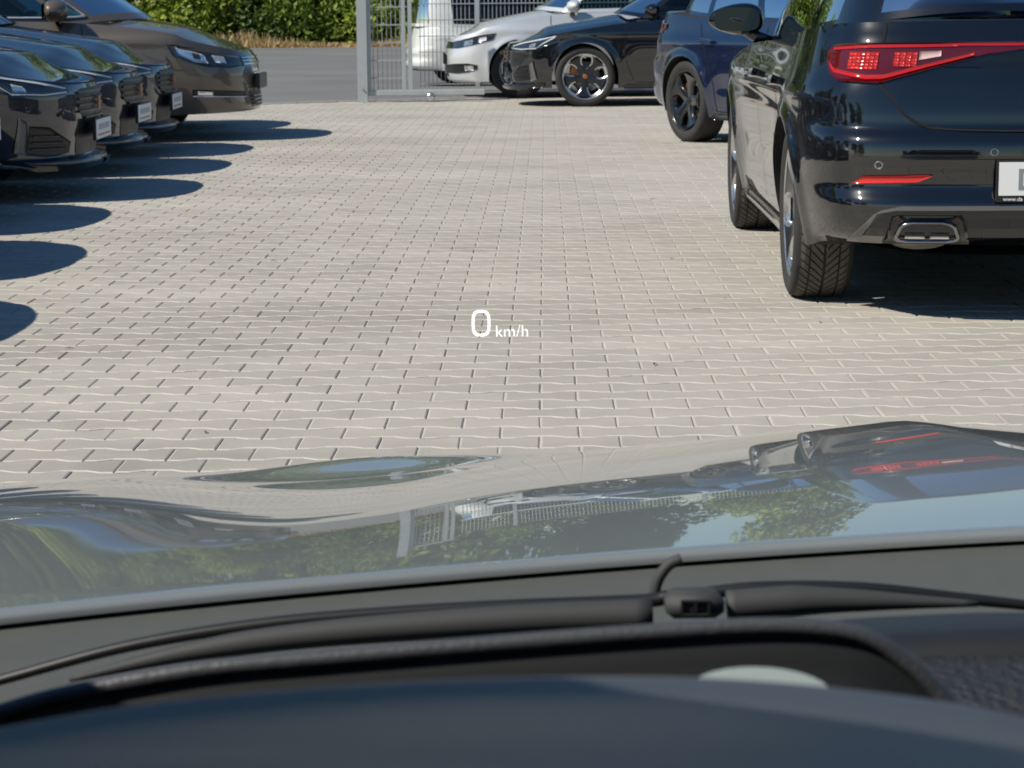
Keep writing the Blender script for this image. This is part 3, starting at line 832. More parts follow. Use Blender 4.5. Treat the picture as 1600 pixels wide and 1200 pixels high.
        for q, (a, b, zl, zh) in enumerate(((S(-2.055), Ry(.665), .862, .922), (Ry(.615), Ry(.535), .872, .922))):
            nr, nc = (5, 7 if q == 0 else 4) if fine else (1, 1)
            for r_ in range(nr):
                for c_ in range(nc):
                    z0 = zl + (zh - zl) * r_ / nr; z1 = z0 + (zh - zl) * .93 / nr; ta = a + (b - a) * c_ / nc; tb_ = ta + (b - a) * .94 / nc
                    sh = .004 * math.sin(c_ * 2.1 + r_)
                    s_obj(o, 'lamp_cell', s.patch([(ta, z0), (tb_, z0)], [(ta, z1), (tb_, z1)], .0135 + .3 * abs(sh), 4, 3, sd, .004), M['red_glow' if (r_ + c_) % 3 else 'red_bright'])
        s_obj(o, 'reversing_lamp', s.patch([(Ry(.53), .895), (Ry(.455), .908)], [(Ry(.53), .924), (Ry(.455), .926)], .0135, 8, 3, sd, .004), M['clear_lens'])
        s_obj(root, 'rear_reflector', s.patch([(Ry(.735), .482), (Ry(.52), .490)], [(Ry(.70), .506), (Ry(.47), .512)], .010, 14, 3, sd), M['reflector'])
        o = s_obj(root, 'exhaust', s.patch([(Ry(.65), .285), (Ry(.35), .285)], [(Ry(.615), .378), (Ry(.38), .378)], .014, 14, 6, sd, .03), M['gloss_black'])
        s_obj(o, 'tip', ring_patch(s, [(.618, .302), (.588, .360), (.408, .360), (.380, .302)], .0055, .030, sd), M['dark_chrome'])
        s_obj(o, 'tail_pipe', s.patch([(Ry(.575), .312), (Ry(.508), .312)], [(Ry(.575), .322), (Ry(.508), .322)], .023, 4, 2, sd, .01), M['chrome'])
        s_obj(o, 'tail_pipe', s.patch([(Ry(.490), .312), (Ry(.425), .312)], [(Ry(.490), .322), (Ry(.425), .322)], .023, 4, 2, sd, .01), M['chrome'])
        mb = MB(); mb.lathe([(.0, 0), (.05, 0), (.075, .03), (.08, .1)], 20, axis='z')
        q = MB(); q.tube([(-1.75, sd * .50, 0), (-2.06, sd * .50, 0)], [.11, .105], 18); q.V = [(a, b, .285 + c * .32) for a, b, c in q.V]; q.build('silencer', M['disc'], root, True)
        s_obj(root, 'sensor', ring_patch(s, [(.65 + .014 * math.cos(a), .546 + .013 * math.sin(a)) for a in np.linspace(0, 2 * math.pi, 9)[:-1]], .003, .0025, sd), M['chrome'])
        s_obj(root, 'sensor', ring_patch(s, [(.27 + .014 * math.cos(a), .590 + .013 * math.sin(a)) for a in np.linspace(0, 2 * math.pi, 9)[:-1]], .003, .0025, sd), M['chrome'])
        # shut lines: tailgate, bumper, doors, filler
        xx_ = np.linspace(.95, 2.16, 14); bs = MB()
        bs.add(*s.line([(S(q_), float(s.top(q_)) - .010) for q_ in xx_] + [(Fy(.3), .664), (Fy(.001), .662)], .007, .002, side=sd)); bs.build('bonnet_seam', M['seam'], root)
        bs = MB(); bs.add(*s.line([(S(1.62), .69), (S(1.66), .60), (S(1.685), .50)], .005, side=sd)); bs.build('bumper_seam', M['seam'], root)
        sl = MB()
        sl.add(*s.line([(Ry(.655), 1.02), (Ry(.66), .95), (Ry(.65), .82), (Ry(.60), .76), (Ry(.55), .705), (Ry(.46), .668), (Ry(.25), .658), (Ry(.001), .657)], .009, side=sd))
        sl.add(*s.line([(S(-1.78), .885), (S(-1.74), .78), (S(-1.72), .66)], .004, side=sd))
        sl.build('tailgate_seam', M['seam'], root)
        for k, xx in enumerate((.92, -.10)):
            dl = MB(); dl.add(*s.line([(S(xx - .03), .905), (S(xx), .75), (S(xx - .01), .5), (S(xx - .09), .28)], .006, side=sd))
            dl.build('door_seam', M['seam'], root)
        dl = MB(); dl.add(*s.line([(S(-1.12), .93), (S(-1.06), .82), (S(-.93), .62), (S(-.885), .45), (S(-.87), .29), (S(-.80), .255), (S(.0), .25), (S(.80), .255)], .006, side=sd)); dl.build('door_seam', M['seam'], root)
        for xx in (.12, -.86):
            s_obj(root, 'door_handle', s.patch([(S(xx), .775), (S(xx - .20), .785)], [(S(xx), .80), (S(xx - .20), .812)], .028, 8, 3, sd, .03), mat)
        s_obj(root, 'sill', s.patch([(S(.93), .192), (S(-.93), .195)], [(S(.93), .232), (S(-.93), .235)], .016, 20, 3, sd, .03), M['gloss_black'])
    lb = MB()
    for sd in (1, -1): lb.add(*s.patch([(Ry(.16), .9325), (Ry(.001), .934)], [(Ry(.16), .9535), (Ry(.001), .953)], .010, 10, 3, sd, .02))
    lb.build('light_bar', M['red_lens'], root)
    lb = MB()
    for sd in (1, -1): lb.add(*s.patch([(Ry(.42), .941), (Ry(.001), .942)], [(Ry(.42), .948), (Ry(.001), .949)], .0135, 14, 2, sd, .004))
    lb.build('light_bar_strip', M['red_bright'], root)
    pnl = MB()
    for sd in (1, -1): pnl.add(*s.patch([(Ry(.44), .872), (Ry(.001), .868)], [(Ry(.26), .925), (Ry(.001), .928)], .004, 14, 4, sd))
    pnl.build('boot_panel', M['gloss_black'], root)
    df = MB()
    for sd in (1, -1): df.add(*s.patch([(Ry(.74), .277), (Ry(.40), .272), (Ry(.001), .27)], [(Ry(.64), .392), (Ry(.40), .400), (Ry(.001), .402)], .007, 24, 5, sd))
    df.build('diffuser', M['gloss_black'], root)
    df = MB()
    for sd in (1, -1): df.add(*s.patch([(Ry(.765), .285), (Ry(.675), .380), (Ry(.60), .394), (Ry(.001), .398)], [(Ry(.735), .285), (Ry(.655), .392), (Ry(.58), .408), (Ry(.001), .412)], .012, 40, 3, sd))
    df.build('diffuser_edge', M['edge_grey'], root)
    x = s.tail - .012
    pb = MB(); pb.box((x - .004, 0, .495), (.018, .535, .142), 0, None, .004); pl = pb.build('number_plate', M['plastic'], root)
    pp = MB(); pp.box((x - .0145, 0, .503), (.004, .52, .112), 0); pp.build('plate_face', M['plate_white'], pl)
    return pl

def s_obj(parent, name, vf, mat):
    return obj(name, mesh(name, vf[0], vf[1], mat, smooth=True), parent)

def ring_patch(s, pts, w, off, sd):
    """closed raised band through (y, z) points on the tail"""
    P = np.array([(s.t_yr(y), z) for y, z in pts]); n = len(pts); c = P.mean(0)
    pts = []
    for i in range(n):           # denser round the loop, rounded
        a, b = P[i], P[(i + 1) % n]
        for k in range(5): pts.append(a + (b - a) * k / 5)
    pts = np.array(pts); pts = (np.roll(pts, 1, 0) + pts + np.roll(pts, -1, 0)) / 3; n = len(pts)
    d = pts - c; inn = c + d * (1 - w / max(.012, np.abs(d[:, 1]).max()) * .55)
    rows = [s.wall(pts[:, 0], pts[:, 1], off - .012, sd), s.wall(pts[:, 0], pts[:, 1], off, sd), s.wall(inn[:, 0], inn[:, 1], off, sd), s.wall(inn[:, 0], inn[:, 1], off - .012, sd)]
    V = np.concatenate(rows).tolist(); F = []
    for k in range(3):
        for i in range(n):
            j = (i + 1) % n; f = (k * n + i, k * n + j, (k + 1) * n + j, (k + 1) * n + i); F.append(f)
    return V, F

hatch_body = Body(HATCH)
HV, HF, HM = hatch_body.shell()
def build_hatch(name, mat, style='cupra', tread=False, glassmat=None):
    root = empty(name)
    obj('body', mesh('body', HV, HF, [mat, M['under']], HM, True), root)
    cabin(hatch_body, HATCH, root, mat, glassmat or M['glass_dark'])
    pl = hatch_details(hatch_body, root, mat, tread)
    add_wheels(root, style, HATCH['axles'], .772, .322, .225, .242, tread)
    for sd in (1, -1): mirror(root, .62, .80, 1.02, sd, mat, .97)
    return root, pl

def text_mesh(txt, size, mat, ext=.0005, bold=0.0):
    cu = bpy.data.curves.new('lettering', 'FONT'); cu.body = txt; cu.size = size; cu.extrude = ext; cu.offset = bold
    to = bpy.data.objects.new('lettering', cu); scene.collection.objects.link(to)
    dg = bpy.context.evaluated_depsgraph_get(); me = bpy.data.meshes.new_from_object(to.evaluated_get(dg))
    bpy.data.objects.remove(to); me.materials.clear(); me.materials.append(mat); return me

# black hatchback parked ahead on the right
hero, pl = build_hatch('parked_car', M['black'], 'cupra', True)
hero.location = (1.945, 9.955, 0); hero.rotation_euler = (0, 0, R(90 - 1.1))
tag(hero, 'glossy black hatchback seen from behind, red tail light bar, chevron-tread tyres', 'car')
x = hatch_body.tail - .012
t = obj('plate_print', text_mesh('D', .098, M['print_grey'], .0006, .002), pl); t.location = (x - .0172, .200, .468); t.rotation_euler = (math.pi / 2, 0, -math.pi / 2)
t = obj('plate_print', text_mesh('www.da', .020, M['plate_white'], .0004), pl); t.location = (x - .0136, .245, .4285); t.rotation_euler = (math.pi / 2, 0, -math.pi / 2)
# dark blue-black hatchback further on
car2, _ = build_hatch('parked_car', M['nightblue'], 'black5')
car2.location = (2.75, 17.55, 0); car2.rotation_euler = (0, 0, R(-65))
tag(car2, 'blue-black hatchback with black alloy wheel, tail showing between two black cars', 'car')
# row along the left, noses towards the lane
lb_, _ = build_hatch('parked_car', M['anthracite'], 'cupra')
row = [(-2.46, 13.75, 'dark grey hatchback at front of the row, whole headlight and side intake showing'),
       (-2.52, 15.75, 'dark grey hatchback, second of three behind one another, only nose and bonnet showing'),
       (-2.57, 17.62, 'dark grey hatchback standing directly against the brown people carrier, only nose showing'),
       (-2.70, 11.80, 'dark hatchback cut by the frame edge, only its white plate and wheel rim showing'),
       (-2.47, 9.80, 'dark hatchback out of frame whose shadow is the second nearest on the paving'),
       (-2.26, 7.62, 'dark hatchback out of frame whose shadow is the nearest on the paving'),
       (-2.62, 21.35, 'dark hatchback hidden behind the brown people carrier, only its shadow tip showing')]
for i, (nx, y, lab) in enumerate(row):
    o = lb_ if i == 0 else copy_tree(lb_)
    o.location = (nx - 2.20, y, 0); o.rotation_euler = (0, 0, R([0.6, -.5, .4, .3, -.4, .2, 0][i]))
    tag(o, lab, 'car', 'dark hatchbacks in the row beside the lane')
    if i == 3:
        for ch in o.children:
            if ch.name.startswith('number_plate'): ch.location.z = .085
# black hatchback across the end of the lane
far, _ = build_hatch('parked_car', M['black'], 'cupra', False, M['glass_dark'])
far.location = (-.04 + 2.21, 25.62, 0); far.rotation_euler = (0, 0, R(180 - 1))
tag(far, 'black hatchback seen side on, silver-edged five-spoke wheel, in front of the silver car', 'car')

# ---- silver hatchback
GOLF = dict(HATCH)
GOLF.update(plan=[(2.10, 0), (2.08, .30), (2.01, .56), (1.86, .74), (1.65, .83), (1.30, .875), (.6, .875), (0, .875), (-.6, .875), (-1.28, .88), (-1.60, .86), (-1.85, .79), (-1.99, .66), (-2.06, .40), (-2.09, 0)],
    axles=(1.29, -1.285), arch=.345, wheel=.318,
    front=[(.16, -.12), (.20, -.02), (.30, .0), (.45, .01), (.56, -.01), (.66, -.035), (.72, -.07), (.80, -.13)],
    top=[(-2.1, 1.03), (-1.7, 1.0), (-.8, .965), (.6, .955), (.95, .93), (1.3, .875), (1.65, .80), (1.9, .735), (2.03, .69), (2.11, .665)],
    low=[(-2.1, .26), (0, .21), (1.5, .19), (2.12, .17)], crown=.06, crease=.60, dome=.004,
    belt=[(1.06, 0, 1.0), (1.02, .36, .99), (.84, .66, .97), (.68, .75, .955), (.0, .79, .965), (-.7, .79, .98), (-1.3, .765, 1.0), (-1.72, .65, 1.03), (-1.86, .36, 1.06), (-1.88, 0, 1.065)],
    roof=[(.20, 0, 1.475), (.18, .30, 1.47), (.08, .53, 1.45), (-.02, .575, 1.44), (-.35, .60, 1.46), (-.8, .60, 1.46), (-1.25, .575, 1.43), (-1.55, .50, 1.41), (-1.63, .30, 1.42), (-1.65, 0, 1.42)])
gb = Body(GOLF)
def build_golf():
    s = gb; S = s.t_x; Fy = s.t_yf; root = empty('parked_car'); V, F, mi = s.shell(); obj('body', mesh('body', V, F, [M['silver'], M['under']], mi, True), root)
    cabin(s, GOLF, root, M['silver'], M['glass'])
    for sd in (1, -1):
        o = s_obj(root, 'headlight', s.patch([(Fy(.45), .56), (Fy(.62), .565), (S(1.80), .605), (S(1.58), .66)], [(Fy(.45), .635), (Fy(.62), .655), (S(1.80), .705), (S(1.55), .735)], .005, 24, 6, sd), M['lamp_dark'])
        s_obj(o, 'lamp_unit', s.patch([(Fy(.68), .585), (S(1.83), .60)], [(Fy(.68), .645), (S(1.83), .665)], .009, 8, 4, sd), M['lamp_silver'])
        s_obj(o, 'lamp_unit', s.patch([(S(1.76), .632), (S(1.66), .655)], [(S(1.76), .685), (S(1.66), .70)], .009, 8, 4, sd), M['lamp_white'])
        it = s_obj(root, 'fog_surround', s.patch([(Fy(.30), .285), (Fy(.60), .275), (S(1.86), .29), (S(1.76), .325)], [(Fy(.30), .375), (Fy(.60), .39), (S(1.86), .395), (S(1.76), .375)], .004, 20, 5, sd), M['plastic'])
        s_obj(it, 'fog_light', s.patch([(S(1.90), .315), (S(1.80), .32)], [(S(1.90), .372), (S(1.80), .372)], .008, 8, 5, sd), M['lamp_silver'])
        for xx in (.93, -.15):
            mb = MB(); mb.add(*s.line([(S(xx), .93), (S(xx), .7), (S(xx - .02), .3)], .006, side=sd)); mb.build('door_seam', M['seam'], root)
        s_obj(root, 'door_handle', s.patch([(S(.05), .80), (S(-.15), .81)], [(S(.05), .83), (S(-.15), .84)], .025, 8, 3, sd, .03), M['silver'])
        mirror(root, .66, .85, 1.03, sd, M['silver'])
    g_ = MB()
    for sd in (1, -1): g_.add(*s.patch([(Fy(.001), .56), (Fy(.45), .56)], [(Fy(.001), .635), (Fy(.45), .635)], .003, 14, 4, sd))
    gr = g_.build('grille', M['gloss_black'], root)
    for z in (.582, .61):
        mb = MB()
        for sd in (1, -1): mb.add(*s.patch([(Fy(.001), z), (Fy(.44), z)], [(Fy(.001), z + .008), (Fy(.44), z + .008)], .010, 12, 2, sd))
        mb.build('slat', M['chrome'], gr)
    mb = MB(); mb.lathe([(0, .012), (.048, .012), (.055, .004)], 24, axis='y'); e = mb.build('emblem', M['chrome'], gr); e.rotation_euler = (0, 0, -math.pi / 2); e.location = (s.nose - .012, 0, .60)
    lg = MB()
    for sd in (1, -1): lg.add(*s.patch([(Fy(.001), .24), (Fy(.30), .24)], [(Fy(.001), .37), (Fy(.30), .37)], .003, 12, 4, sd))
    lg.build('lower_grille', M['plastic'], root)
    pb = MB(); pb.box((s.nose + .022, 0, .44), (.02, .53, .13), 0, None, .004); pb.build('number_plate', M['plastic'], root)
    add_wheels(root, 'golf', GOLF['axles'], .762, .318, .205, .225)
    return root
golf = build_golf(); golf.location = (-.74 + 2.14, 28.12, 0); golf.scale = (1.03,) * 3; golf.rotation_euler = (0, 0, R(180 + 3))
tag(golf, 'silver hatchback seen side on behind the black one, nose at the gate rail', 'car')

# ---- brown people carrier
VAN = dict(HATCH)
VAN.update(plan=[(2.30, 0), (2.28, .30), (2.20, .56), (2.04, .75), (1.80, .85), (1.42, .90), (.6, .90), (0, .90), (-.6, .90), (-1.4, .90), (-1.8, .885), (-2.1, .83), (-2.25, .70), (-2.33, .40), (-2.36, 0)],
    axles=(1.30, -1.50), arch=.36, wheel=.33,
    front=[(.18, -.14), (.23, .0), (.28, .01), (.40, .0), (.52, .0), (.60, -.01), (.70, -.05), (.78, -.10), (.86, -.16)],
    top=[(-2.4, 1.05), (-1.7, 1.04), (-.8, 1.0), (.6, .985), (1.0, .965), (1.35, .935), (1.75, .875), (2.05, .80), (2.2, .75), (2.31, .715)],
    low=[(-2.4, .28), (0, .23), (1.5, .22), (2.0, .23), (2.32, .24)], crown=.05, cowl=1.15, crease=.66, dome=.004,
    belt=[(1.42, 0, 1.0), (1.36, .36, 1.0), (1.12, .70, .985), (.92, .79, .965), (.3, .83, .965), (-.5, .83, .985), (-1.3, .82, 1.01), (-2.0, .74, 1.04), (-2.18, .40, 1.06), (-2.2, 0, 1.065)],
    roof=[(.42, 0, 1.62), (.38, .35, 1.61), (.22, .60, 1.585), (.06, .66, 1.575), (-.3, .68, 1.59), (-.9, .68, 1.59), (-1.5, .67, 1.57), (-2.0, .60, 1.54), (-2.1, .35, 1.55), (-2.12, 0, 1.55)],
    mid=-.4, panes=[2.05, (2.35, 3.0), (3.12, 4.4), (4.55, 6.5), 7.2])
vb = Body(VAN)
def build_van(mat, trim, glassmat, VAN=VAN, vb=vb):
    s = vb; S = s.t_x; Fy = s.t_yf; root = empty('parked_car'); V, F, mi = s.shell(); obj('body', mesh('body', V, F, [mat, M['under']], mi, True), root)
    cabin(s, VAN, root, mat, glassmat, trim=trim)
    for sd in (1, -1):
        o = s_obj(root, 'headlight', s.patch([(Fy(.46), .610), (Fy(.64), .595), (S(1.98), .61), (S(1.72), .70)], [(Fy(.46), .68), (Fy(.64), .70), (S(1.98), .755), (S(1.66), .80)], .006, 26, 7, sd), M['lamp_dark'])
        s_obj(o, 'lamp_unit', s.patch([(S(2.0), .64), (S(1.90), .645), (S(1.76), .715)], [(S(2.0), .705), (S(1.90), .745), (S(1.74), .775)], .011, 12, 5, sd), M['lamp_silver'])
        s_obj(o, 'projector', s.patch([(S(1.96), .665), (S(1.90), .675)], [(S(1.96), .71), (S(1.90), .725)], .014, 6, 5, sd), M['lamp_dark'])
        s_obj(o, 'lamp_unit', s.patch([(Fy(.66), .63), (S(2.06), .64)], [(Fy(.66), .685), (S(2.06), .70)], .011, 8, 4, sd), M['lamp_white'])
        it = s_obj(root, 'fog_surround', s.patch([(Fy(.46), .355), (S(1.86), .375)], [(Fy(.46), .40), (S(1.86), .43)], .004, 14, 4, sd), M['plastic'])
        s_obj(it, 'fog_light', s.patch([(S(2.02), .372), (S(1.90), .378)], [(S(2.02), .405), (S(1.90), .415)], .009, 8, 4, sd), M['lamp_silver'])
        s_obj(it, 'fog_trim', s.patch([(Fy(.46), .352), (S(1.86), .370)], [(Fy(.46), .359), (S(1.86), .377)], .010, 14, 2, sd), M['chrome'])
        mb = MB(); mb.add(*s.line([(S(.98), .96), (S(1.0), .75), (S(1.0), .62)], .006, side=sd)); mb.add(*s.line([(S(-.12), .97), (S(-.12), .7), (S(-.14), .32)], .006, side=sd)); mb.build('door_seam', M['seam'], root)
        mb = MB(); mb.add(*s.line([(S(1.66), .70), (S(1.72), .60), (S(1.80), .585)], .005, side=sd)); mb.build('bumper_seam', M['seam'], root)
        s_obj(root, 'door_handle', s.patch([(S(.05), .84), (S(-.17), .85)], [(S(.05), .87), (S(-.17), .88)], .025, 8, 3, sd, .03), mat)
        mirror(root, .78, .87, 1.07, sd, mat, 1.25)
    g_ = MB()
    for sd in (1, -1): g_.add(*s.patch([(Fy(.001), .60), (Fy(.46), .60)], [(Fy(.001), .70), (Fy(.46), .69)], .003, 14, 4, sd))
    gr = g_.build('grille', M['gloss_black'], root)
    for z in (.615, .64, .665):
        mb = MB()
        for sd in (1, -1): mb.add(*s.patch([(Fy(.001), z), (Fy(.45), z)], [(Fy(.001), z + .010), (Fy(.45), z + .010)], .012, 12, 2, sd))
        mb.build('slat', M['chrome'], gr)
    lg = MB()
    for sd in (1, -1): lg.add(*s.patch([(Fy(.001), .27), (Fy(.34), .27)], [(Fy(.001), .395), (Fy(.36), .395)], .003, 12, 4, sd))
    lo = lg.build('lower_grille', M['plastic'], root)
    for z in (.29, .32, .35):
        mb = MB()
        for sd in (1, -1): mb.add(*s.patch([(Fy(.001), z), (Fy(.33), z)], [(Fy(.001), z + .010), (Fy(.33), z + .010)], .010, 10, 2, sd))
        mb.build('slat', M['gloss_black'], lo)
    pb = MB(); pb.box((s.nose + .03, 0, .475), (.03, .53, .125), 0, None, .005); pb.build('number_plate', M['dark_trim'], root)
    add_wheels(root, 'van', VAN['axles'], .775, .33, .215, .22)
    return root
van = build_van(M['brown'], M['satin'], M['glass'])
van.location = (-2.12 - 2.31, 19.72, 0); van.rotation_euler = (0, 0, R(-.5))
tag(van, 'metallic brown people carrier with silver window trim, at the far end of the row', 'car')
VAN2 = dict(VAN)
VAN2.update(cowl=1.75, top=[(-2.4, 1.0), (-.8, .97), (1.0, .955), (1.6, .93), (1.9, .88), (2.1, .80), (2.2, .75), (2.31, .715)],
    belt=[(2.02, 0, .98), (1.98, .36, .975), (1.82, .72, .96), (1.68, .80, .95), (.8, .83, .955), (-.3, .83, .96), (-1.3, .82, .97), (-2.0, .74, 1.0), (-2.24, .40, 1.0), (-2.26, 0, 1.0)],
    roof=[(1.32, 0, 1.66), (1.28, .35, 1.65), (1.15, .60, 1.63), (1.0, .68, 1.62), (.4, .70, 1.64), (-.5, .70, 1.65), (-1.4, .70, 1.64), (-2.0, .64, 1.60), (-2.14, .35, 1.61), (-2.16, 0, 1.61)])
wv = build_van(M['white'], None, M['glass_dark'], VAN2, Body(VAN2))
wv.location = (.56, 32.2, 0); wv.rotation_euler = (0, 0, R(10)); wv.scale = (.84, .84, .80)
tag(wv, 'white short-nosed van parked behind the galvanised mesh gate', 'car')

# ------------------------------------------------------------------ gate and fence
GY = 26.45
gate = empty('sliding_gate', (-1.6, GY, 0))
tag(gate, 'galvanised sliding gate of upright mesh bars on a low bottom rail', 'gate')
b = MB(); b.box((.635, 0, .105), (1.36, .06, .062), 0, None, .006); b.build('bottom_rail', M['galv'], gate)
b = MB(); b.box((.0, 0, 1.05), (.06, .06, 1.83), 0, None, .006); b.build('end_upright', M['galv'], gate)
for xx in (.40, .475):
    b = MB(); b.box((xx, .0, 1.06), (.045, .05, 1.85), 0, None, .006); b.build('upright', M['galv'], gate)
b = MB(); b.box((.24, 0, 1.99), (.54, .06, .05), 0, None, .006); b.build('top_rail', M['galv'], gate)
bar = MB(); bar.tube([(0, 0, .137), (0, 0, 1.965)], .0052, 6); bar_me = bar.me('bar', M['galv_bar'], True)
for k in range(7):
    o = obj('bar', bar_me, gate); o.location = (.055 + k * .052, .0, 0)
hb = MB(); hb.box((.235, 0, 0), (.42, .020, .014), 0); h_me = hb.me('cross_wire', M['galv_bar'])
for k in range(9):
    o = obj('cross_wire', h_me, gate); o.location = (0, -.012, .27 + k * .2)
w_ = MB(); w_.lathe([(0, -.02), (.042, -.02), (.05, 0), (.042, .02), (0, .02)], 20); o = w_.build('roller', M['alloy'], gate, True); o.location = (.705, -.05, .055)
post = MB(); post.box((0, 0, 1.1), (.112, .11, 2.2), 0, None, .008); post.box((0, 0, .006), (.16, .16, .012)); post.tube([(-.0, -.055, .155), (.0, -.075, .155)], .012, 8)
po = post.build('gate_post', M['galv']); po.location = (-1.668, GY - .02, 0); tag(po, 'thick square galvanised steel post at the free end of the gate', 'post')
fb = MB(); fb.tube([(0, 0, .06), (0, 0, 1.95)], .005, 5); fm_ = fb.me('bar', M['galv_bar'], True)
for k, (xx, wd_) in enumerate(((-1.16, .76), (-.40, 2.46), (2.06, 2.46), (4.52, 2.46))):
    fp = empty('fence_panel', (xx, 29.35, 0)); tag(fp, ['short galvanised mesh fence panel behind the nose of the silver car', 'galvanised mesh fence panel behind the silver car bonnet and windscreen', 'galvanised mesh fence panel behind the silver car side windows', 'galvanised mesh fence panel behind the blue-black car'][k], 'fence', 'mesh fence panels behind the end row')
    b = MB(); b.box((wd_, 0, 1.0), (.06, .06, 2.0), 0, None, .005); b.build('post', M['galv'], fp)
    for q in range(int((wd_ - .06) / .052)): o = obj('bar', fm_, fp); o.location = (.04 + q * .052, 0, 0)
    hm = MB(); hm.box((wd_ / 2, 0, 0), (wd_ - .04, .018, .012)); hme = hm.me('cross_wire', M['galv_bar'])
    for q in range(10): o = obj('cross_wire', hme, fp); o.location = (0, -.01, .1 + q * .2)

# ------------------------------------------------------------------ plants
def leaf_cloud(centers, radii, n, size, squash=1.0, seed=0, base_z=0.0):
    r = np.random.default_rng(seed); C = np.array(centers); Rr = np.array(radii)
    w = Rr**2 / (Rr**2).sum(); ci = r.choice(len(C), n, p=w)
    d = r.normal(size=(n, 3)); d /= np.linalg.norm(d, axis=1)[:, None]
    rad = Rr[ci] * (0.45 + .6 * r.random(n)**.45)
    P = C[ci] + d * rad[:, None] * np.array([1, 1, squash]); P[:, 2] = np.maximum(P[:, 2], base_z + .02)
    nrm = d * .7 + r.normal(size=(n, 3)) * .7 + np.array([0, 0, .35]); nrm /= np.linalg.norm(nrm, axis=1)[:, None]
    a = np.cross(nrm, r.normal(size=(n, 3))); a /= np.linalg.norm(a, axis=1)[:, None]; b_ = np.cross(nrm, a)
    sz = size * (.6 + .8 * r.random(n))[:, None]
    V = np.stack([P - a * sz * .5, P + b_ * sz * .28 + nrm * sz * .08, P + a * sz * .5, P - b_ * sz * .28 + nrm * sz * .08], 1).reshape(-1, 3)
    return V, np.arange(4 * n).reshape(-1, 4)

def make_tree(h, wdt, seed, nleaf, size, low=0.0):
    r = random.Random(seed); cs = []; rs = []
    k = 26
    for i in range(k):
        f = r.random(); z = low + (h - low) * (.06 + .86 * f); ww = wdt * (1 - .75 * abs(f - .38)**1.3) * r.uniform(.25, 1)
        a = r.uniform(0, 2 * math.pi); cs.append((ww * math.cos(a) * .8, ww * math.sin(a) * .6, z)); rs.append(r.uniform(.28, .62) * min(wdt, h * .3))
    if low == 0:
        for i in range(12):
            a = i * .52; cs.append((wdt * .75 * math.cos(a), wdt * .5 * math.sin(a), .35 + .25 * (i % 3))); rs.append(.55)
    return leaf_cloud(cs, rs, nleaf, size, 1.0, seed)

def trunk_mesh(h, wdt, seed, r0):
    r = random.Random(seed); mb = MB()
    mb.tube([(0, 0, -.1), (.05 * h * .1, 0, h * .3), (r.uniform(-.1, .1) * wdt, 0, h * .6), (r.uniform(-.2, .2) * wdt, .1, h * .9)], [r0, r0 * .75, r0 * .45, r0 * .12], 8)
    for k in range(6):
        z = h * r.uniform(.15, .6); a = r.uniform(0, 6.28); L_ = wdt * r.uniform(.5, .9)
        mb.tube([(0, 0, z), (L_ * .5 * math.cos(a), L_ * .5 * math.sin(a), z + L_ * .35), (L_ * math.cos(a), L_ * math.sin(a), z + L_ * .8)], [r0 * .4, r0 * .25, r0 * .06], 6)
    return mb.me('trunk', M['bark'], True)

bush_me = []
for k in range(4):
    V, Q = make_tree([3.6, 3.0, 4.2, 3.3][k], [1.7, 1.9, 1.8, 2.1][k], 40 + k, 8000, .16)
    bush_me.append((fast_mesh('foliage', V, Q, M[['leaf_b', 'leaf_a', 'leaf_a', 'leaf_c'][k]]), trunk_mesh(3.0, 1.5, 60 + k, .05)))
spots = [(-14.6, 63.3, 1, 'bush at the outer end of the hedge, mostly hidden by the people carrier'), (-12.4, 62.6, 0, 'yellow-green bush rising behind the bonnet of the people carrier'), (-10.4, 63.1, 2, 'dense green bush above the people carrier headlight'),
         (-8.4, 62.4, 0, 'bright yellow-green bush beside the nose of the people carrier'), (-6.9, 63.4, 3, 'dark-leaved bush in the middle of the open gateway view'), (-5.2, 62.6, 2, 'green bush halfway between people carrier and gate post'),
         (-3.9, 63.3, 0, 'bright green bush directly beside the gate post'), (-2.3, 62.7, 1, 'green bush seen through the gate bars nearest the post'), (-.6, 63.2, 2, 'bush behind the gate uprights and white car'),
         (1.2, 62.8, 3, 'dark bush behind the white car roof'), (3.2, 63.2, 1, 'bush behind the silver car windscreen'), (5.4, 62.8, 2, 'bush seen through the silver car side window'), (7.8, 63.3, 0, 'bush behind the blue-black car roof')]
for i, (x, y, k, lab) in enumerate(spots):
    r_ = empty('bush', (x, y, 0), i * 1.3, [1, 1.08, .94, 1.0, 1.05][i % 5]); tag(r_, lab, 'bush', 'bushes along the far side of the road')
    obj('crown', bush_me[k][0], r_); obj('trunk', bush_me[k][1], r_)
TREE_LABELS = ['tall tree far out beyond the hidden end of the bushes', 'second tall tree beyond the hidden end of the bushes', 'tall tree behind the people carrier roof', 'tall tree behind the people carrier windscreen', 'tree directly behind the yellow-green bush at the people carrier', 'tree behind the dark bush in the open gateway', 'tree behind the bushes seen through the gate bars', 'tree behind the white van', 'lower tree behind the silver car, standing clear against the sky', 'smallest tree of the line, behind the blue-black car', 'tree behind the near black car, first past the smallest', 'tree behind the near black car, second past the smallest', 'last tree of the line beyond the near black car']
YARD_LABELS = ['yard tree out of frame beyond the second nearest hatchback', 'yard tree out of frame beyond the third hatchback shadow', 'yard tree out of frame beyond the middle of the row', 'yard tree out of frame beyond the people carrier', 'yard tree out of frame level with the grey car', "yard tree out of frame behind the grey car's driver side", "low tree out of frame far behind, on the driver's side", 'lowest tree out of frame straight behind the grey car', 'low tree out of frame far behind, past the grey car', "last low tree out of frame far behind, beside the near black car's lane"]
tree_me = []
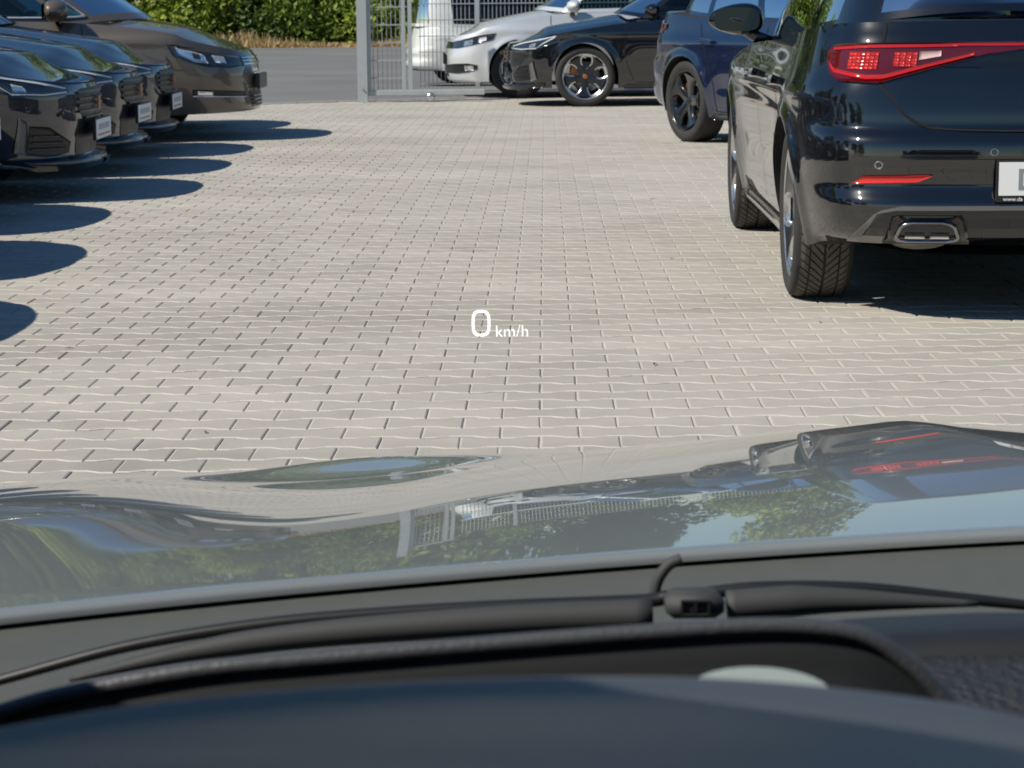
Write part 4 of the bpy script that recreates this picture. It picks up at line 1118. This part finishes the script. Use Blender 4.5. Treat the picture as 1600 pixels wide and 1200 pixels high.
for k in range(3):
    V, Q = make_tree([8.5, 7.4, 9.6][k], [2.9, 3.2, 3.0][k], 80 + k, 6500, .34, 1.2)
    tree_me.append((fast_mesh('crown', V, Q, M[['leaf_a', 'leaf_c', 'leaf_b'][k]]), trunk_mesh(7.0, 2.4, 90 + k, .16)))
k = 0
tl = [(-34, 70, 1.5), (-28.5, 72, 1.55), (-23, 69, 1.45), (-17.5, 71, 1.6), (-12.5, 69, 1.5), (-7.5, 70.5, 1.45), (-2.5, 69, 1.3), (2.5, 71, 1.1), (7.5, 69.5, .92), (13, 72, .72), (19, 70, .85), (25, 72, .95), (31, 70, .9)]
for i, (x, y, sc) in enumerate(tl):
    r_ = empty('tree', (x, y, 0), i * 2.1, sc); tag(r_, TREE_LABELS[i], 'tree', 'trees behind the roadside bushes')
    obj('crown', tree_me[i % 3][0], r_); obj('trunk', tree_me[i % 3][1], r_)
tl = [(-17, 5, 1.0), (-18.5, 10.5, .9), (-17.5, 16, 1.05), (-19, 21.5, .9), (-17, -2, .85), (-19, -9, 1.0), (-9, -30, .5), (-2, -32, .42), (6, -31, .5), (14, -29, .5)]
for i, (x, y, sc) in enumerate(tl):
    r_ = empty('yard_tree', (x, y, 0), i * 1.7, sc); tag(r_, YARD_LABELS[i], 'tree', 'trees round the yard seen only as reflections')
    obj('crown', tree_me[i % 3][0], r_); obj('trunk', tree_me[i % 3][1], r_)
# dry grass along the verge
N = 9000; r = np.random.default_rng(3)
gx = r.uniform(-17, 10, N); gy = 60.9 + 1.3 * r.random(N)**1.3; clump = .5 + .5 * np.sin(gx * 1.7 + 1.3 * np.sin(gx * .61)); hh = (.12 + .40 * r.random(N) * clump) * (.6 + .5 * r.random(N))
a = r.uniform(0, 2 * np.pi, N); lean = r.normal(0, .10, (N, 2)); wd = .014 + .02 * r.random(N)
P0 = np.stack([gx - np.cos(a) * wd, gy - np.sin(a) * wd, np.zeros(N)], 1); P1 = np.stack([gx + np.cos(a) * wd, gy + np.sin(a) * wd, np.zeros(N)], 1)
P2 = np.stack([gx + lean[:, 0] + np.cos(a) * wd * .3, gy + lean[:, 1], hh], 1); P3 = np.stack([gx + lean[:, 0] - np.cos(a) * wd * .3, gy + lean[:, 1], hh], 1)
V = np.stack([P0, P1, P2, P3], 1).reshape(-1, 3)
o = obj('dry_grass', fast_mesh('dry_grass', V, np.arange(4 * N).reshape(-1, 4), M['straw'])); tag(o, 'straw-coloured dry grass along the far road edge', 'grass', kind='stuff')

# small bits lying on the paving
N = 20; r = np.random.default_rng(11); V = []; F = []
for k in range(N):
    y = r.uniform(5.6, 15); x = r.uniform(-.22, .2) * y; a = r.uniform(0, 6.28); L_ = r.uniform(.006, .018); w_ = L_ * r.uniform(.25, .6); o_ = len(V)
    for dx, dy, dz in ((-L_, 0, .001), (0, -w_, .004), (L_, 0, .002), (0, w_, .005)): V.append((x + dx * math.cos(a) - dy * math.sin(a), y + dx * math.sin(a) + dy * math.cos(a), .002 + dz))
    F.append((o_, o_ + 1, o_ + 2, o_ + 3))
o = obj('leaf_litter', mesh('leaf_litter', V, F, M['bark'], smooth=False)); tag(o, 'tiny dark leaf scraps scattered over the paving', 'litter', kind='stuff')

# ------------------------------------------------------------------ the grey car the picture is taken from
CX = 0.37                       # its centre line; the camera sits at the driver's place on its left
own = empty('own_car', (CX, 0, 0))
tag(own, 'light grey car whose long glossy bonnet fills the near view', 'car')
#HOOD0
yslope = pchip([(1.0, .050), (1.3, .066), (1.5, .094), (1.8, .120), (2.1, .158), (2.25, .22), (2.4, .5), (2.5, 1.2), (2.6, 3.0)])
ys = np.linspace(1.0, 2.60, 200); zs = .816 - np.r_[0, np.cumsum((yslope(ys[1:]) + yslope(ys[:-1])) / 2 * np.diff(ys))]
def hood_rear(c):               # plan curve of the bonnet's rear edge
    return 1.31 - .20 * (np.abs(c) / .9)**2.0
def hood_z(c, y):
    c = np.asarray(c, float); y = np.asarray(y, float); a = np.abs(c)
    front = .07 * (a / .9)**2.4
    z = np.interp(y + front, ys, zs)
    z = z - .034 * (a / .9)**1.1 - .024 * (np.minimum(a, .46) / .37)**.9 * np.maximum(0, y - 1.25)
    # raised centre panel with a soft crease each side
    z = z + .006 * smooth01((.55 - a) / .20) * smooth01((y - 1.2) / .5)
    # fender ridge and the hollow inside it
    z = z - .003 * np.exp(-((a - .62) / .10)**2) * smooth01((y - 1.2) / .5) + .020 * np.exp(-((a - .80) / .19)**2) * smooth01((y - 1.2) / .5)
    # swelling over each front lamp
    z = z + .020 * np.exp(-((a - .55 + (y - 2.05) * .35) / .13)**2 - ((y - 2.15) / .085)**2)
    return z
#HOOD1
cs = np.linspace(-.90, .90, 150)
V = []; F = []; nY = 150
for c in cs:
    y0 = float(hood_rear(c)); y1 = 2.50 - .17 * (abs(c) / .9)**2.4
    yy = y0 + (y1 - y0) * np.linspace(0, 1, nY)
    z = hood_z(np.full(nY, c), yy)
    V += [(c, b, d) for b, d in zip(yy, z)]
F = grid_faces(len(cs), nY, True)
# rolled rear edge
q = len(V)
for i, c in enumerate(cs):
    y0 = float(hood_rear(c)); z = float(hood_z(c, y0))
    for dy, dz in ((-.002, -.0004), (-.0042, -.0016), (-.0056, -.0036), (-.0058, -.0065)): V.append((c, y0 + dy, z + dz))
for i in range(len(cs) - 1):
    F.append((i * nY, (i + 1) * nY, q + (i + 1) * 4, q + i * 4)[::-1])
    for k in range(3): a = q + i * 4 + k; F.append((a, a + 1, a + 5, a + 4))
bonnet = obj('bonnet', mesh('bonnet', V, F, M['grey'], smooth=True), own); bonnet['label'] = 'glossy light grey bonnet mirroring cars and trees'
# lower body, wings, doors and roof, seen only from outside
bd = MB()
side = [(2.30, .40, .56), (1.9, .50, .66), (1.3, .22, .73), (.6, .22, .82), (-.6, .22, .90), (-1.6, .22, .95), (-2.35, .30, .98)]
for sd in (-1, 1):
    for (ya, la, ta), (yb, lb2, tb2) in zip(side[:-1], side[1:]):
        f = [(sd * .905, ya, la), (sd * .905, yb, lb2), (sd * .90, yb, tb2), (sd * .90, ya, ta)]
        bd.add(f, [(0, 1, 2, 3)] if sd > 0 else [(3, 2, 1, 0)])
nf = 16
for z0, z1, d0, d1 in ((.22, .36, .06, 0), (.36, .44, 0, .0), (.44, .48, .0, .08)):
    for i in range(nf):
        a0, a1 = (math.pi * (k / nf) - math.pi / 2 for k in (i, i + 1))
        pt = lambda a, z, d: (.905 * math.copysign(abs(math.sin(a))**.8, math.sin(a)), 2.18 + (.36 - d) * max(0, math.cos(a))**.7, z)
        bd.add([pt(a0, z0, d0), pt(a1, z0, d0), pt(a1, z1, d1), pt(a0, z1, d1)], [(0, 1, 2, 3)])
bd.add([(-.9, -2.35, .3), (.9, -2.35, .3), (.9, -2.35, .98), (-.9, -2.35, .98)], [(3, 2, 1, 0)])
bd.add([(-.9, -2.35, .98), (.9, -2.35, .98), (.62, -1.75, 1.38), (-.62, -1.75, 1.38)], [(0, 1, 2, 3)])
bd.build('body', M['grey'], own)
rf = MB()
prof = [(.16, 1.375), (.0, 1.40), (-.4, 1.425), (-.9, 1.42), (-1.4, 1.40), (-1.75, 1.37)]
V = [(u * (.64 - .05 * (y > .1)), y, z + .03 * (1 - u * u)) for y, z in prof for u in np.linspace(-1, 1, 9)]
rf.add(V, grid_faces(len(prof), 9)); rf.build('roof', M['grey'], own, True)
for sd in (-1, 1):
    p = MB(); p.tube([(sd * .82, 1.02, .82), (sd * .74, .55, 1.14), (sd * .63, .14, 1.39)], [.05, .045, .04], 8); p.build('pillar', M['dash_dark'], own, True)
    wv_ = MB(); wv_.add([(sd * .90, .95, .84), (sd * .90, -1.7, .95), (sd * .64, -1.7, 1.38), (sd * .64, .12, 1.385)], [(0, 1, 2, 3)]); wv_.build('side_window', M['glass_dark'], own)  # unseen panes, dark tint added to keep direct sun off the dashboard
fl = MB(); fl.box((0, -.4, .30), (1.7, 3.6, .04)); fl.box((0, -1.6, .8), (1.6, .1, 1.0)); fl.build('cabin_floor', M['dash_dark'], own)
ws_ = MB(); n = 17
V = [(u * (.80 - .17 * v), 1.12 - .14 * u * u * (1 - v) + (.16 - 1.12) * v - .05 * u * u * v, .80 + (1.40 - .80) * v + .03 * math.sin(math.pi * v)) for v in np.linspace(0, 1, 9) for u in np.linspace(-1, 1, n)]
ws_.add(V, grid_faces(9, n)); ws_.build('windscreen', M['windscreen'], own, True)
# cowl panel between bonnet and windscreen
cw = MB(); V = []
for c in np.linspace(-.86, .86, 61):
    y0 = float(hood_rear(c)); z0 = float(hood_z(c, y0))
    for dy, dz in ((.14, -.022), (.0, -.0085), (-.03, -.014), (-.10, -.030), (-.19, -.052), (-.24, -.080)): V.append((c, y0 + dy, z0 + dz))
cw.add(V, grid_faces(61, 6, True)); cw.build('cowl_panel', M['cowl'], own, True)
bo = MB(); bo.lathe([(0, .004), (.006, .004), (.007, 0)], 12, axis='z')
# wiper: rubber blade, arm and carrier block, lying along the foot of the glass (world metres, own car at rest)
def W(pts): return [(x - CX, y, z) for x, y, z in pts]
def rod(name, pts, r, mat, parent, n=10, squash=None):
    b = MB(); c = catmull(W(pts), 8); rr = r if not isinstance(r, list) else np.interp(np.linspace(0, 1, len(c)), np.linspace(0, 1, len(r)), r).tolist()
    b.tube(c.tolist(), rr, n); return b.build(name, mat, parent, True)
RUB = [(-0.264, 1.06, 0.779), (-0.245, 1.06, 0.784), (-0.184, 1.06, 0.8), (-0.122, 1.06, 0.81), (-0.062, 1.06, 0.815), (-0.001, 1.06, 0.818), (0.06, 1.06, 0.82), (0.073, 1.06, 0.822)]
ARM = [(-0.21, 1.05, 0.787), (-0.152, 1.05, 0.8), (-0.091, 1.05, 0.808), (-0.001, 1.05, 0.814), (0.065, 1.05, 0.816)]
RUBR = [(0.092, 1.06, 0.824), (0.12, 1.06, 0.826), (0.166, 1.06, 0.825), (0.211, 1.06, 0.82), (0.254, 1.06, 0.815), (0.364, 1.06, 0.801), (0.548, 1.06, 0.778)]
ARMR = [(0.1, 1.05, 0.82), (0.131, 1.05, 0.822), (0.164, 1.05, 0.822), (0.218, 1.05, 0.82)]
ARC = [(0.067, 1.07, 0.82), (0.069, 1.07, 0.828), (0.074, 1.07, 0.835), (0.08, 1.07, 0.838)]
blade = rod('wiper_blade', RUB, [.0022, .0030, .0034, .0034], M['plastic'], own)
rod('blade_spine', ARM, [.0014, .0056, .0070, .0076], M['wiper'], blade)
blade2 = rod('wiper_blade', RUBR, [.0030, .0034, .0030, .0022, .0018], M['plastic'], own)
rod('blade_spine', ARMR, [.0074, .0074, .0052, .0014], M['wiper'], blade2)
rod('wiper_arc', ARC, .0028, M['wiper'], own)  # thin dark arc rising beside the wiper carrier
bx_, by_, bz_ = [(0.084, 1.045, 0.823)][0]
b = MB(); b.box((bx_ - CX, by_, bz_), (.027, .018, .0125), 0, Matrix.Rotation(R(-.5), 4, 'Y'), .004); blk = b.build('wiper_carrier', M['wiper'], own, True)
b = MB()
for (dx, dz, w_x, w_z) in ((0, .0032, .0135, .0012), (0, -.0032, .0135, .0012), (-.0062, 0, .0012, .0064), (.0062, 0, .0012, .0064), (0.0, 0, .0016, .0050)):
    b.box((bx_ - CX + dx, by_ - .0095, bz_ + dz), (w_x, .002, w_z), 0, None, .0003)
b.build('carrier_clip', M['plastic'], blk)
# ---- dashboard
dash = empty('dashboard', (CX, 0, 0)); dash.parent = own; dash.location = (0, 0, 0)
RIM = np.array(W([(-0.203, 0.76, 0.854), (-0.176, 0.76, 0.862), (-0.154, 0.76, 0.868), (-0.11, 0.76, 0.876), (-0.066, 0.76, 0.88), (-0.001, 0.76, 0.885), (0.043, 0.76, 0.888), (0.082, 0.76, 0.89), (0.106, 0.76, 0.889), (0.122, 0.76, 0.885), (0.136, 0.76, 0.875), (0.146, 0.76, 0.865), (0.152, 0.76, 0.858)]))
CREST = np.array(W([(-0.166, 0.52, 0.922), (-0.139, 0.52, 0.929), (-0.121, 0.52, 0.933), (-0.091, 0.52, 0.938), (-0.061, 0.52, 0.941), (-0.031, 0.52, 0.943), (-0.001, 0.52, 0.944), (0.029, 0.52, 0.944), (0.052, 0.52, 0.943), (0.074, 0.52, 0.941), (0.097, 0.52, 0.938), (0.113, 0.52, 0.935), (0.135, 0.52, 0.929), (0.165, 0.52, 0.919)]))
def sweep(curve, prof, name, mat, parent, flip=False):
    """rows of (dy, dz) offsets from a curve"""
    V = []; c = catmull(curve.tolist(), 10)
    for p in c:
        for dy, dz in prof: V.append((p[0] * (1 + dy * .0), p[1] + dy, p[2] + dz))
    return obj(name, mesh(name, V, grid_faces(len(c), len(prof), flip), mat, smooth=True), parent)
sweep(CREST, [(.030, -.060), (.026, -.022), (.018, -.0075), (.008, -.0018), (0, 0), (-.010, .0002), (-.022, .0022), (-.05, .0085), (-.10, .021), (-.16, .037), (-.28, .06)], 'instrument_hood', M['dash'], own)
b = MB(); V = []
for c_ in np.linspace(-.84, .84, 29):
    for y_, z_ in ((1.02, .752), (.97, .778), (.80, .800), (.60, .815), (.42, .828), (.36, .815), (.34, .70)): V.append((c_, y_ - .10 * (c_ / .84)**2, z_ - .012 * (c_ / .84)**2))
b.add(V, grid_faces(29, 7, True)); b.build('dash_base', M['leatherette'], own, True)
rim = rod('display_bezel', [(p[0] + CX, p[1], p[2]) for p in RIM], .0031, M['dash'], own)
sweep(RIM, [(.0015, .0002), (0, -.002), (-.002, -.012), (-.010, -.040), (-.10, -.060), (-.22, -.062)], 'display_well', M['dash_dark'], own)
sweep(RIM, [(.0, .0005), (.03, -.010), (.07, -.03), (.14, -.06), (.26, -.11)], 'dash_front', M['dash_dark'], own)
mx_, my_, mz_ = [(0.073, 0.66, 0.899)][0]
b = MB(); N = 28; V = [(mx_ - CX, my_ + .004, mz_ + .0005)]
for k in range(N):
    a = 2 * math.pi * k / N; V.append((mx_ - CX + 0.021 * math.cos(a), my_ + .012 * math.sin(a), mz_ - .0012 + .0040 * math.sin(a) - .0006 * math.cos(a)))
b.add(V, [(0, 1 + k, 1 + (k + 1) % N) for k in range(N)])
b.add([(v[0], v[1] + .002, v[2] - .003) for v in V], [(0, 1 + (k + 1) % N, 1 + k) for k in range(N)])
b.build('display_projector_glass', M['mint'], own, True)
DR = np.array(W([(0.092, 0.93, 0.841), (0.119, 0.93, 0.844), (0.14, 0.93, 0.846), (0.159, 0.93, 0.847), (0.186, 0.93, 0.848), (0.212, 0.93, 0.848), (0.239, 0.93, 0.846), (0.266, 0.93, 0.844)])); LE = np.array(W([(0.155, 0.86, 0.851), (0.197, 0.86, 0.851), (0.246, 0.86, 0.852)]))
sweep(DR, [(.06, -.03), (.01, -.004), (0, 0), (-.03, .004), (-.060, .0095), (-.074, .006), (-.080, -.01)], 'dash_top', M['dash_dark'], own)
sweep(LE, [(.004, -.004), (0, 0), (-.02, .0015), (-.05, .002), (-.10, -.002), (-.14, -.02)], 'dash_pad', M['leatherette'], own)
b = MB(); c = catmull(LE.tolist(), 60)
for k in range(0, len(c) - 1, 1):
    if k % 3 == 2: continue
    p, q_ = c[k], c[k + 1]; b.tube([(p[0], p[1] - .002, p[2] + .0012), (q_[0], q_[1] - .002, q_[2] + .0012)], .0007, 5)
o = b.build('stitching', M['stitch'], own); o['kind'] = 'stuff'
bpy.data.objects.remove(dash)
# ---- the head-up display's image, hanging over the bonnet where the eye focuses it
hx, hy, hz = (-0.022, 1.65, 0.872)
hud = empty('head_up_display', (hx, hy, hz - .03)); tag(hud, 'glowing white speed read-out floating above the paving', 'display')
b = MB(); N = 48; V = []; F = []
tilt_ = Matrix.Rotation(-PITCH, 4, 'X')
for k in range(N):
    a = 2 * math.pi * k / N; sx = math.copysign(abs(math.cos(a))**.62, math.cos(a)); sz = math.copysign(abs(math.sin(a))**.62, math.sin(a))
    for (rx, rz) in ((0.00660, 0.00938), (0.00492, 0.00770)):
        for d in (0, .0003): V.append(tilt_ @ Vector((rx * sx, d, rz * sz)))
for k in range(N):
    j = (k + 1) % N
    for a_, b_ in ((0, 2), (3, 1), (1, 0), (2, 3)): F.append((k * 4 + a_, k * 4 + b_, j * 4 + b_, j * 4 + a_))
b.add(V, F); o = b.build('digit', M['hud_light'], hud); o.location = (0, 0, .03)
o = obj('unit', text_mesh('km/h', 0.01216, M['hud_light'], .0001, -0.00022), hud)
kx, ky, kz = (-0.012, 1.65, 0.862)
o.location = (kx - hx, 0, kz - hz + .03); o.rotation_euler = (math.pi / 2 - PITCH, 0, 0)
